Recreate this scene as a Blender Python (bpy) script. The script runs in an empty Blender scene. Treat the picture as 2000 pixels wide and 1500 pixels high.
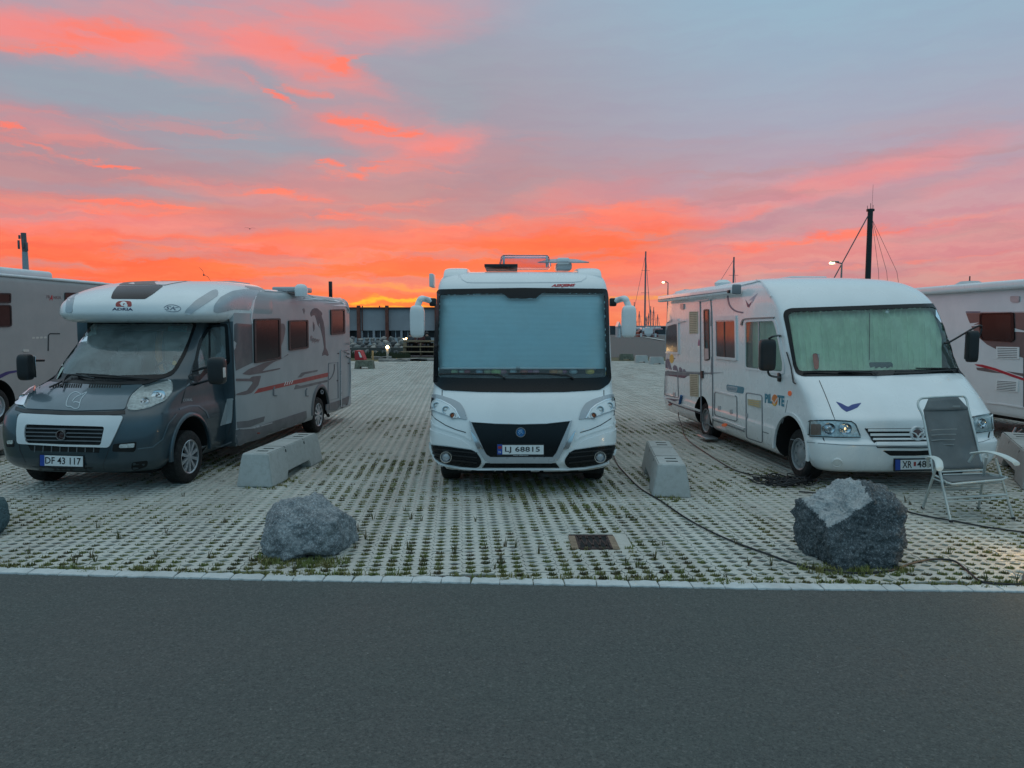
import bpy, bmesh, math, random
import numpy as np
from mathutils import Vector, Matrix, noise
from mathutils.bvhtree import BVHTree
from mathutils.geometry import delaunay_2d_cdt, convex_hull_2d
R = math.radians
random.seed(7)
S = bpy.context.scene
COL = S.collection

# ------------------------------------------------------------------ camera
F = 1450.0; CAMH = 2.0; HOR = 636.0
PITCH = math.atan((750-HOR)/F)
cd = bpy.data.cameras.new('camera'); cam = bpy.data.objects.new('camera', cd); COL.objects.link(cam)
cam.location = (0, 0, CAMH); cam.rotation_euler = (math.pi/2-PITCH, 0, 0)
cd.sensor_width = 36; cd.lens = 36*F/2000; cd.clip_end = 6000; cd.clip_start = 0.1
S.camera = cam
S.view_settings.view_transform = 'Standard'; S.view_settings.look = 'None'
S.view_settings.exposure = 0.0; S.view_settings.gamma = 1.0
S.view_settings.use_curve_mapping = False

def pdir(px, py):
    "direction in the place of a point of the photograph (2000 x 1500)"
    a = (px-1000)/F; b = (750-py)/F
    return Vector((a, math.cos(PITCH)+b*math.sin(PITCH), -math.sin(PITCH)+b*math.cos(PITCH)))
def G(px, py, z=0.0):
    d = pdir(px, py); t = (z-CAMH)/d.z
    return Vector((d.x*t, d.y*t, z))
def AT(px, py, depth):
    d = pdir(px, py); return Vector((0, 0, CAMH))+d*(depth/d.y)
def azel(px, py):
    d = pdir(px, py).normalized(); return math.atan2(d.x, d.y), math.asin(d.z)
def lin(r, g, b):
    f = lambda c: (c/255/12.92) if c/255 <= .04045 else ((c/255+.055)/1.055)**2.4
    return (f(r), f(g), f(b), 1)

# ------------------------------------------------------------------ world: dusk sky
SUN_AZ, SUN_EL = azel(770, 600)[0], R(1.5)
W = bpy.data.worlds.new('World'); S.world = W; W.use_nodes = True
nt = W.node_tree; nt.nodes.clear()
class NB:
    def __init__(s, nt): s.nt = nt
    def n(s, t, ins=None, **kw):
        nd = s.nt.nodes.new(t)
        for k, v in kw.items(): setattr(nd, k, v)
        for k, v in (ins or {}).items():
            if isinstance(v, bpy.types.NodeSocket): s.nt.links.new(v, nd.inputs[k])
            else: nd.inputs[k].default_value = v
        return nd
    def m(s, op, a, b=0.0, c=None, clamp=False):
        d = {0: a, 1: b}
        if c is not None: d[2] = c
        return s.n('ShaderNodeMath', d, operation=op, use_clamp=clamp).outputs[0]
    def ramp(s, fac, stops, interp='LINEAR'):
        nd = s.n('ShaderNodeValToRGB', {0: fac}); cr = nd.color_ramp; cr.interpolation = interp
        while len(cr.elements) < len(stops): cr.elements.new(0.5)
        for e, (p, c) in zip(cr.elements, stops):
            e.position = p; e.color = c if len(c) == 4 else (*c, 1)
        return nd.outputs[0]
    def mix(s, f, a, b, bt='MIX'):
        nd = s.n('ShaderNodeMix', data_type='RGBA', blend_type=bt)
        for i, v in ((0, f), (6, a), (7, b)):
            if isinstance(v, bpy.types.NodeSocket): s.nt.links.new(v, nd.inputs[i])
            else: nd.inputs[i].default_value = v
        return nd.outputs[2]
    def sm(s, v, a, b, lo=0.0, hi=1.0):
        return s.n('ShaderNodeMapRange', {0: v, 1: a, 2: b, 3: lo, 4: hi}, interpolation_type='SMOOTHSTEP').outputs[0]
B = NB(nt)
tc = B.n('ShaderNodeTexCoord'); sx = B.n('ShaderNodeSeparateXYZ', {0: tc.outputs['Generated']})
az = B.m('ARCTAN2', sx.outputs[0], sx.outputs[1]); el = B.m('ARCSINE', sx.outputs[2])
flat = B.n('ShaderNodeCombineXYZ', {0: az, 1: el}).outputs[0]
# slow and fine wandering of the cloud edges
nz1 = B.n('ShaderNodeTexNoise', {'Vector': B.n('ShaderNodeVectorMath', {0: tc.outputs['Generated'], 1: (7, 7, 20)}, operation='MULTIPLY').outputs[0], 'Scale': 1.25, 'Detail': 8, 'Roughness': .66})
w1 = B.n('ShaderNodeVectorMath', {0: nz1.outputs['Color'], 1: (.5, .5, .5)}, operation='SUBTRACT').outputs[0]
w2 = B.n('ShaderNodeVectorMath', {0: w1, 1: (.15, .046, 0)}, operation='MULTIPLY').outputs[0]
wv = B.n('ShaderNodeVectorMath', {0: flat, 1: w2}, operation='ADD').outputs[0]
def streak(sx_, sy_, det, seed, rot=0):
    mp = B.n('ShaderNodeMapping', {0: wv, 'Location': (seed, seed*.7, 0), 'Rotation': (0, 0, R(rot)), 'Scale': (sx_, sy_, 1)})
    return B.n('ShaderNodeTexNoise', {'Vector': mp.outputs[0], 'Scale': 1.0, 'Detail': det, 'Roughness': .6}).outputs[0]
st_f = streak(9, 70, 6, 3.1, 5); st_c = streak(4, 22, 5, 9.2, -7); st_m = streak(16, 60, 6, 5.7, 9)
def blob(cx, cy, rx, ry, ang=0):
    a0, e0 = azel(cx, cy)
    mp = B.n('ShaderNodeMapping', {0: wv, 'Location': (a0, e0, 0), 'Rotation': (0, 0, R(ang)), 'Scale': (rx/F*1.3, ry/F*1.3, 1)}, vector_type='TEXTURE')
    g = B.n('ShaderNodeTexGradient', {0: mp.outputs[0]}, gradient_type='SPHERICAL').outputs['Fac']
    return B.sm(g, 0.0, 0.85)
def blobs(lst):
    acc = None
    for cx, cy, rx, ry, ang, s in lst:
        v = B.m('MULTIPLY', blob(cx, cy, rx, ry, ang), s)
        acc = v if acc is None else B.m('ADD', acc, v)
    return acc
deg = 1/R(90)
def stops(l): return [(R(e)*deg, c) for e, c in l]
elf = B.m('MULTIPLY', B.n('ShaderNodeSeparateXYZ', {0: wv}).outputs[1], deg, clamp=True)
left = B.ramp(elf, stops([(0, lin(255, 128, 58)), (1.0, lin(255, 112, 62)), (3.2, lin(255, 108, 76)), (6.0, lin(250, 120, 100)), (8.2, lin(212, 136, 134)), (10.5, lin(178, 142, 150)),
    (14, lin(164, 150, 164)), (18, lin(160, 158, 172)), (24, lin(158, 168, 186)), (34, lin(168, 192, 208)), (60, lin(206, 222, 228)), (90, lin(224, 234, 235))]))
right = B.ramp(elf, stops([(0, lin(232, 136, 118)), (2.0, lin(216, 150, 142)), (4.5, lin(222, 146, 146)), (7.5, lin(206, 152, 160)), (10.5, lin(184, 158, 172)),
    (14, lin(166, 168, 186)), (18, lin(154, 174, 194)), (24, lin(147, 183, 203)), (34, lin(160, 196, 212)), (60, lin(206, 222, 228)), (90, lin(224, 234, 235))]))
col = B.mix(B.sm(az, R(-6), R(22)), left, right)
glow = blobs([(1080, 490, 300, 80, 7, 1.0), (620, 545, 430, 66, -3, .9), (1210, 455, 150, 48, 4, .8), (250, 500, 330, 44, 4, .5), (1480, 500, 260, 26, 5, .22), (60, 470, 160, 30, 2, .35)])
col = B.mix(B.m('MULTIPLY', glow, B.sm(st_c, .25, .6, .5, 1.0), clamp=True), col, lin(255, 112, 76))
grey = blobs([(620, 432, 210, 20, 4, .75), (300, 345, 430, 44, 4, .45), (930, 390, 110, 60, 30, .8), (1370, 455, 140, 16, 12, .6), (1620, 412, 200, 20, 10, .5), (1240, 345, 260, 36, 12, .35), (420, 450, 120, 8, 3, .5), (1750, 512, 220, 16, 4, .5), (90, 516, 120, 10, 0, .45), (1500, 545, 260, 12, 4, .4)])
col = B.mix(B.m('MULTIPLY', grey, B.sm(st_c, .3, .66, .35, 1.0), clamp=True), col, lin(176, 142, 152))
cool = blobs([(230, 140, 260, 44, -6, .95), (120, 175, 200, 30, 0, .7), (420, 240, 300, 60, -8, .6), (300, 180, 200, 30, 8, .5), (560, 170, 90, 22, -16, .6), (660, 170, 60, 22, 20, .6), (900, 190, 120, 110, 60, .6), (500, 300, 260, 36, 0, .45), (650, 40, 40, 22, 0, .5), (240, 372, 330, 12, 0, .45)])
col = B.mix(B.m('MULTIPLY', cool, B.sm(st_c, .25, .6, .45, 1.0), clamp=True), col, lin(150, 160, 174))
soft = blobs([(520, 46, 430, 58, 6, .85), (120, 70, 230, 42, 0, .9), (600, 128, 170, 44, -16, .8), (330, 120, 160, 30, -10, .5), (760, 260, 230, 40, -8, .6), (1640, 352, 300, 28, 11, .38), (1420, 400, 280, 38, 9, .42), (1880, 455, 240, 20, 4, .3), (120, 425, 330, 24, 0, .8), (1120, 400, 200, 44, 14, .45),
    (40, 230, 160, 24, -8, .5), (690, 345, 200, 34, 4, .4), (560, 385, 200, 24, -4, .5), (860, 290, 140, 30, 14, .45), (1930, 350, 160, 16, 10, .35), (1780, 330, 180, 24, 14, .3)])
col = B.mix(B.m('MULTIPLY', soft, B.sm(st_c, .28, .62, .35, 1.0), clamp=True), col, lin(240, 140, 138))
hot = blobs([(215, 66, 120, 20, 7, 1.0), (95, 96, 90, 12, 4, 1.0), (610, 110, 110, 22, -14, .7), (660, 130, 60, 12, 24, .9), (525, 184, 50, 9, -26, 1.0), (590, 180, 60, 10, -10, .6), (725, 243, 95, 12, -5, 1.2), (800, 260, 60, 7, -4, .7), (860, 286, 60, 7, 12, .4), (630, 343, 34, 9, 6, 1.1), (685, 341, 34, 7, -8, 1.0), (642, 325, 20, 5, 14, .9), (775, 313, 40, 4, 10, .9), (718, 332, 22, 5, 8, .9),
    (512, 370, 60, 6, 4, 1.1), (600, 388, 90, 9, -8, .8), (205, 396, 80, 6, 0, 1.2), (222, 320, 44, 4, -3, 1.1), (262, 331, 22, 3, 0, 1.0), (150, 304, 34, 5, 0, .9), (55, 284, 40, 5, -14, .8), (4, 247, 16, 9, 0, 1.2), (340, 403, 62, 5, -2, 1.1), (765, 408, 110, 12, 10, 1.2), (680, 430, 130, 10, -2, .9), (180, 414, 230, 9, 3, 1.0),
    (30, 436, 130, 9, 0, .8), (1200, 420, 150, 34, 4, .9), (1490, 480, 230, 13, 4, .75), (1330, 508, 200, 8, 3, .4), (1720, 450, 230, 10, 6, .55), (1420, 428, 90, 12, 10, .5), (1700, 512, 200, 5, 4, .5), (400, 478, 230, 16, 0, .8), (880, 450, 180, 16, 10, .9), (560, 492, 300, 14, 2, .8)])
col = B.mix(B.m('MULTIPLY', hot, B.sm(st_m, .37, .58, .05, 1.0), clamp=True), col, lin(255, 128, 110))
veil = B.m('MULTIPLY', B.sm(streak(3.2, 34, 7, 12.4, 6), .48, .62), B.m('MULTIPLY', B.sm(el, R(1.2), R(4)), B.sm(el, R(15), R(9))))
col = B.mix(B.m('MULTIPLY', veil, .55), col, lin(190, 140, 146))
wisp = B.m('MULTIPLY', B.sm(streak(5, 44, 8, 21.3, -5), .54, .66), B.m('MULTIPLY', B.m('MULTIPLY', B.sm(el, R(2), R(6)), B.sm(el, R(17), R(11))), B.sm(az, R(8), R(-6))))
col = B.mix(B.m('MULTIPLY', wisp, .34), col, lin(250, 132, 116))
gold = blobs([(790, 586, 70, 5, 0, 1.3), (715, 592, 60, 5, 2, 1.0), (1265, 583, 70, 6, 3, 1.1), (760, 603, 300, 4, 0, .7), (850, 566, 200, 6, 0, .4)])
col = B.mix(B.m('MULTIPLY', gold, B.sm(st_f, .34, .56, .15, 1.0), clamp=True), col, lin(255, 176, 62))
fine = B.m('MULTIPLY', B.sm(st_f, .3, .7, -.09, .09), B.sm(el, R(0), R(14), 1.0, .15))
col = B.mix(1.0, col, B.n('ShaderNodeCombineXYZ', {0: B.m('ADD', 1.0, B.m('MULTIPLY', fine, .5)), 1: B.m('ADD', 1.0, B.m('MULTIPLY', fine, 1.9)), 2: B.m('ADD', 1.0, fine)}).outputs[0], 'MULTIPLY')
# the sky behind the photographer: clear blue-grey dusk
elr = B.m('MULTIPLY', el, deg, clamp=True)
back = B.ramp(elr, stops([(0, lin(106, 152, 176)), (8, lin(114, 162, 187)), (20, lin(126, 178, 206)), (45, lin(182, 212, 226)), (90, lin(224, 234, 235))]))
col = B.mix(B.sm(sx.outputs[1], .81, .05), col, back)
below = B.sm(el, R(-.6), R(-3))
col = B.mix(below, col, (.06, .07, .08, 1))
skyn = B.n('ShaderNodeTexSky', sky_type='NISHITA', sun_disc=False, sun_elevation=SUN_EL, sun_rotation=SUN_AZ)
bg1 = B.n('ShaderNodeBackground', {0: skyn.outputs[0], 1: .006}); bg2 = B.n('ShaderNodeBackground', {0: col, 1: 1.0})
B.n('ShaderNodeOutputWorld', {0: B.n('ShaderNodeAddShader', {0: bg1.outputs[0], 1: bg2.outputs[0]}).outputs[0]})

sl = bpy.data.lights.new('sun', 'SUN'); sl.energy = .15; sl.angle = R(28); sl.color = (1, .5, .3)
sun = bpy.data.objects.new('sun', sl); COL.objects.link(sun)
sd = Vector((math.sin(SUN_AZ)*math.cos(SUN_EL), math.cos(SUN_AZ)*math.cos(SUN_EL), math.sin(SUN_EL)))
sun.rotation_euler = sd.to_track_quat('Z', 'Y').to_euler()

# ------------------------------------------------------------------ materials
MATS = {}
def mat(name, col, rough=.5, metal=0, var=.12, scale=6, bump=0, bscale=200, coat=0, emit=None, spec=.5, col2=None, vlo=.35, vhi=.65, stretch=None, obj=False):
    if name in MATS: return MATS[name]
    m = bpy.data.materials.new(name); m.use_nodes = True; b = NB(m.node_tree); m.node_tree.nodes.clear()
    p = b.n('ShaderNodeBsdfPrincipled'); o = b.n('ShaderNodeOutputMaterial', {0: p.outputs[0]})
    g = b.n('ShaderNodeNewGeometry'); tcn = b.n('ShaderNodeTexCoord')
    pos = tcn.outputs['Object'] if obj else g.outputs['Position']
    if stretch: pos = b.n('ShaderNodeVectorMath', {0: pos, 1: stretch}, operation='MULTIPLY').outputs[0]
    nz = b.n('ShaderNodeTexNoise', {'Vector': pos, 'Scale': scale, 'Detail': 6, 'Roughness': .6})
    c = (*col, 1)
    c2 = (*col2, 1) if col2 else (*[x*(1-var) for x in col], 1)
    f = b.sm(nz.outputs[0], vlo, vhi)
    cc = b.mix(f, c, c2); b.nt.links.new(cc, p.inputs['Base Color'])
    p.inputs['Metallic'].default_value = metal; p.inputs['Specular IOR Level'].default_value = spec
    rr = b.sm(nz.outputs[0], .3, .7, rough*.85, min(1, rough*1.15)); b.nt.links.new(rr, p.inputs['Roughness'])
    p.inputs['Coat Weight'].default_value = coat; p.inputs['Coat Roughness'].default_value = .06
    if bump:
        n2 = b.n('ShaderNodeTexNoise', {'Vector': pos, 'Scale': bscale, 'Detail': 4})
        bp = b.n('ShaderNodeBump', {'Height': n2.outputs[0], 'Strength': bump, 'Distance': .01}); b.nt.links.new(bp.outputs[0], p.inputs['Normal'])
    if emit:
        p.inputs['Emission Color'].default_value = (*emit[0], 1); p.inputs['Emission Strength'].default_value = emit[1]
    MATS[name] = m; return m
def glassmat(name, tint=(.8, .9, .9), ior=1.45, rough=.02, painted_haze=0):
    m = bpy.data.materials.new(name); m.use_nodes = True; b = NB(m.node_tree); m.node_tree.nodes.clear()
    t = b.n('ShaderNodeBsdfTransparent', {0: (*tint, 1)}); gl = b.n('ShaderNodeBsdfGlossy', {'Color': (1, 1, 1, 1), 'Roughness': rough})
    fr = b.n('ShaderNodeFresnel', {0: ior}); mx = b.n('ShaderNodeMixShader', {0: fr.outputs[0], 1: t.outputs[0], 2: gl.outputs[0]})
    if painted_haze:  # pale diffuse mixed over the glass as a painted sky reflection
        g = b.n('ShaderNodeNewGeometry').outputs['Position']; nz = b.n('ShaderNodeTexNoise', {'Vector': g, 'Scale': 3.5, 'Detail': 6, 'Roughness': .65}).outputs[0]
        df = b.n('ShaderNodeBsdfDiffuse', {0: (.62, .72, .72, 1)}); mx = b.n('ShaderNodeMixShader', {0: b.sm(nz, .3, .75, painted_haze*.55, painted_haze*1.5), 1: mx.outputs[0], 2: df.outputs[0]})
    b.n('ShaderNodeOutputMaterial', {0: mx.outputs[0]}); MATS[name] = m; return m

white = mat('white_paint', (.80, .82, .82), .28, var=.05, scale=2.5, coat=.5)
white2 = mat('white_panel', (.72, .74, .75), .35, var=.07, scale=2, coat=.3)
whitedirty = mat('white_dirty', (.74, .75, .73), .5, var=.22, scale=7)
sidegrey = mat('silver_side', (.33, .36, .37), .4, var=.08, scale=2, coat=.2)
silver = mat('silver_trim', (.42, .44, .46), .3, metal=.3, var=.06)
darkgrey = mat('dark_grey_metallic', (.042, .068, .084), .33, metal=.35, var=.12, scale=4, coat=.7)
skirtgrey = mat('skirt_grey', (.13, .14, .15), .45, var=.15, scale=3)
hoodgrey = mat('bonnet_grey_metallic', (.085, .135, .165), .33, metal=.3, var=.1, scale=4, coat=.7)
brown = mat('brown_decal', (.13, .11, .115), .4)
redm = mat('red_decal', (.36, .04, .035), .4)
blk = mat('black_plastic', (.014, .015, .017), .45, var=.3)
blkgloss = mat('black_gloss', (.006, .008, .010), .25, spec=.25)
rubber = mat('tyre_rubber', (.012, .012, .012), .8, var=.5, scale=20, bump=.3)
wellm = mat('wheel_well_black', (.006, .006, .006), .9)
chrome = mat('chrome', (.75, .76, .78), .12, metal=1)
alu = mat('aluminium', (.5, .52, .54), .32, metal=.8)
rimm = mat('rim_silver', (.55, .57, .6), .3, metal=.6)
darkglass = mat('tinted_acrylic', (.045, .030, .030), .14, spec=.16, var=.3, scale=1.2)
lampglass = mat('lamp_reflector', (.80, .83, .82), .15, metal=.35, var=.35, scale=30)
lens = glassmat('lamp_lens', (.92, .96, .97), 1.4)
screen = glassmat('windscreen_glass', (.93, .99, .99), 1.45, painted_haze=.06)
screen2 = glassmat('cab_glass_green', (.86, .96, .92), 1.45, painted_haze=.07)
screen3 = glassmat('painted_haze_glass', (.84, .95, .92), 1.8, .05, painted_haze=.18)
acryl = glassmat('clear_dome', (.86, .80, .88), 1.4)
amber = mat('amber_lens', (.35, .09, .03), .2)
orangem = mat('orange_marker', (.75, .12, .03), .3, emit=((1, .2, .05), .12))
cream = mat('cream_vent', (.50, .46, .33), .5)
bluedec = mat('blue_decal', (.02, .05, .22), .35)
navy = mat('navy_decal', (.03, .03, .10), .35)
slate = mat('slate_decal', (.12, .14, .20), .4)
tealm = mat('teal_decal', (.02, .22, .30), .35)
yelm = mat('yellow_decal', (.75, .45, .08), .4)
orgm = mat('orange_decal', (.75, .22, .05), .4)
platew = mat('plate_white', (.72, .74, .74), .4, var=.04)
plateb = mat('plate_blue', (.02, .07, .35), .4)
inkm = mat('plate_ink', (.01, .01, .012), .4)
redtext = mat('red_lettering', (.50, .02, .03), .4)
seam = mat('panel_seam', (.03, .035, .04), .7)
seamlight = mat('panel_seam_pale', (.20, .22, .24), .7)
blindm = mat('pleated_blind', (.68, .88, .92), .8, var=.06, scale=1)
curtm = mat('green_curtain', (.62, .74, .58), .9, var=.18, scale=6, stretch=(1, 1, .25))
dashm = mat('dashboard', (.05, .055, .06), .7)
interm = mat('cab_interior', (.20, .27, .26), .8)
paleint = mat('cab_pale_lining', (.55, .66, .60), .9, var=.2, scale=3)
orangecl = mat('orange_cloth', (.55, .22, .08), .9)

# ------------------------------------------------------------------ helpers
def link(name, me, m=None, parent=None, sharp=35, kind=None):
    o = bpy.data.objects.new(name, me); COL.objects.link(o)
    if m is not None:
        for x in (m if isinstance(m, (list, tuple)) else [m]): me.materials.append(x)
    if parent is not None: o.parent = parent
    if sharp and len(me.polygons):
        me.shade_smooth(); me.set_sharp_from_angle(angle=R(sharp))
    if kind: o['kind'] = kind
    return o
def obj(name, bm, m=None, parent=None, sharp=35, kind=None):
    me = bpy.data.meshes.new(name); bm.to_mesh(me); bm.free(); return link(name, me, m, parent, sharp, kind)
def fromlists(name, v, f, m=None, parent=None, sharp=35, kind=None):
    me = bpy.data.meshes.new(name); me.from_pydata([tuple(x) for x in v], [], f); me.update(); return link(name, me, m, parent, sharp, kind)
def thing(name, label, cat, loc=(0, 0, 0), rz=0, group=None):
    o = bpy.data.objects.new(name, None); COL.objects.link(o); o.location = loc; o.rotation_euler = (0, 0, rz)
    o.empty_display_size = .2; o['label'] = label; o['category'] = cat
    if group: o['group'] = group
    return o
def tag(o, label, cat, group=None):
    o['label'] = label; o['category'] = cat
    if group: o['group'] = group
    return o
def dup(root, loc, rz, label=None):
    r = root.copy(); COL.objects.link(r); r.location = loc; r.rotation_euler = (0, 0, rz)
    if label: r['label'] = label
    for ch in list(root.children):
        c = ch.copy(); COL.objects.link(c); c.parent = r
        for g in list(ch.children):
            d = g.copy(); COL.objects.link(d); d.parent = c
    return r
def add_box(bm, c, s, rot=None, taper=None):
    vs = []
    for dz in (-.5, .5):
        k = taper if (taper and dz > 0) else 1
        for dx, dy in ((-.5, -.5), (.5, -.5), (.5, .5), (-.5, .5)):
            v = Vector((dx*s[0]*k, dy*s[1]*k, dz*s[2]))
            if rot is not None: v = rot @ v
            vs.append(bm.verts.new(v+Vector(c)))
    fs = [bm.faces.new([vs[i] for i in q]) for q in ((0, 3, 2, 1), (4, 5, 6, 7), (0, 1, 5, 4), (1, 2, 6, 5), (2, 3, 7, 6), (3, 0, 4, 7))]
    return vs, fs
def box(name, c, s, m, parent=None, bev=0, rot=None, taper=None, seg=2, kind=None):
    bm = bmesh.new(); add_box(bm, c, s, rot, taper)
    if bev: bmesh.ops.bevel(bm, geom=bm.edges[:], offset=bev, segments=seg, affect='EDGES', profile=.5)
    return obj(name, bm, m, parent, 50, kind)
def add_tube(bm, pts, r, n=8, caps=True):
    pts = [Vector(p) for p in pts]; rings = []
    rr = r if isinstance(r, (list, tuple)) else [r]*len(pts)
    for i, p in enumerate(pts):
        t = (pts[min(i+1, len(pts)-1)]-pts[max(i-1, 0)]).normalized()
        a = t.cross(Vector((0, 0, 1)))
        if a.length < .05: a = t.cross(Vector((0, 1, 0)))
        a.normalize(); b = t.cross(a)
        rings.append([bm.verts.new(p+(a*math.cos(q*2*math.pi/n)+b*math.sin(q*2*math.pi/n))*rr[i]) for q in range(n)])
    for i in range(len(rings)-1):
        for q in range(n):
            bm.faces.new((rings[i][q], rings[i][(q+1) % n], rings[i+1][(q+1) % n], rings[i+1][q]))
    if caps: bm.faces.new(rings[0]); bm.faces.new(rings[-1][::-1])
def tube(name, pts, r, m, parent=None, n=8):
    bm = bmesh.new(); add_tube(bm, pts, r, n); bmesh.ops.recalc_face_normals(bm, faces=bm.faces[:]); return obj(name, bm, m, parent, 50)
def add_lathe(bm, prof, mtx=None, n=24, caps=True):
    "prof: (radius, height) along local z"
    rings = []
    for r, h in prof:
        ring = []
        for q in range(n):
            v = Vector((r*math.cos(q*2*math.pi/n), r*math.sin(q*2*math.pi/n), h))
            ring.append(bm.verts.new(mtx @ v if mtx else v))
        rings.append(ring)
    for i in range(len(rings)-1):
        for q in range(n): bm.faces.new((rings[i][q], rings[i][(q+1) % n], rings[i+1][(q+1) % n], rings[i+1][q]))
    if caps and prof[0][0] > 1e-4: bm.faces.new(rings[0][::-1])
    if caps and prof[-1][0] > 1e-4: bm.faces.new(rings[-1])
def lathe(name, prof, m, parent=None, mtx=None, n=24, caps=True):
    bm = bmesh.new(); add_lathe(bm, prof, mtx, n, caps); bmesh.ops.remove_doubles(bm, verts=bm.verts[:], dist=1e-5)
    bmesh.ops.recalc_face_normals(bm, faces=bm.faces[:]); return obj(name, bm, m, parent, 35)
def catmull(pts, k=6, closed=False):
    out = []; n = len(pts)
    for i in range(n if closed else n-1):
        g = lambda j: pts[j % n] if closed else pts[max(0, min(n-1, j))]
        p0, p1, p2, p3 = [np.array(g(i+d), float) for d in (-1, 0, 1, 2)]
        for q in range(k):
            t = q/k; out.append(tuple(.5*((2*p1)+(p2-p0)*t+(2*p0-5*p1+4*p2-p3)*t*t+(3*p1-p0-3*p2+p3)*t**3)))
    if not closed: out.append(tuple(pts[-1]))
    return out
def rnd(pts, r=8, k=4):
    "polygon with rounded corners (2-D)"
    out = []; n = len(pts)
    for i in range(n):
        a, b, c = Vector(pts[i-1]), Vector(pts[i]), Vector(pts[(i+1) % n])
        u, v = a-b, c-b; rr = min(r, u.length*.45, v.length*.45)
        p, q = b+u.normalized()*rr, b+v.normalized()*rr
        for j in range(k+1):
            t = j/k; out.append(tuple(p*(1-t)**2+b*2*t*(1-t)+q*t*t))
    return out
def rect(x0, y0, x1, y1): return [(x0, y0), (x1, y0), (x1, y1), (x0, y1)]
def circ(cx, cy, r, n=20, ry=None): return [(cx+r*math.cos(i*2*math.pi/n), cy+(ry or r)*math.sin(i*2*math.pi/n)) for i in range(n)]
def Z(s, ox, oy): return lambda pts: [(ox+x/s, oy+y/s) for x, y in pts]
Z1 = Z(2.6786, 0, 440); Z2 = Z(3.125, 350, 500); Z3 = Z(3.125, 800, 480); Z4 = Z(3, 1240, 480); Z5 = Z(3, 1500, 500)
B2 = Z(4.054, 1820, 530); B3 = Z(3.26, 0, 440); B4 = Z(5, 820, 740); B8 = Z(4.762, 820, 480)
def dens(poly, step):
    out = []
    for i in range(len(poly)):
        a, b = poly[i], poly[(i+1) % len(poly)]; d = math.dist(a, b); n = max(1, int(d/step))
        for j in range(n): out.append((a[0]+(b[0]-a[0])*j/n, a[1]+(b[1]-a[1])*j/n))
    return out
def inpoly(x, y, P):
    c = False; j = len(P)-1
    for i in range(len(P)):
        if (P[i][1] > y) != (P[j][1] > y) and x < (P[j][0]-P[i][0])*(y-P[i][1])/(P[j][1]-P[i][1])+P[i][0]: c = not c
        j = i
    return c
def planar(poly, holes, step):
    loops = [dens(poly, step)]+[dens(h, step) for h in holes]
    pts = []; edges = []
    for l in loops:
        s = len(pts); pts += l; edges += [(s+i, s+(i+1) % len(l)) for i in range(len(l))]
    xs = [p[0] for p in poly]; ys = [p[1] for p in poly]
    bl = [Vector(p) for p in pts]
    x = min(xs)+step/2
    while x < max(xs):
        y = min(ys)+step/2
        while y < max(ys):
            if inpoly(x, y, poly) and not any(inpoly(x, y, h) for h in holes) and min(abs(p.x-x)+abs(p.y-y) for p in bl) > step*.5: pts.append((x, y))
            y += step
        x += step
    r = delaunay_2d_cdt([Vector(p) for p in pts], edges, [], 1, 1e-4)
    V, T = r[0], r[2]; out = []
    for t in T:
        cx = sum(V[i].x for i in t)/len(t); cy = sum(V[i].y for i in t)/len(t)
        if inpoly(cx, cy, poly) and not any(inpoly(cx, cy, h) for h in holes): out.append(t)
    return [(v.x, v.y) for v in V], out

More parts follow.
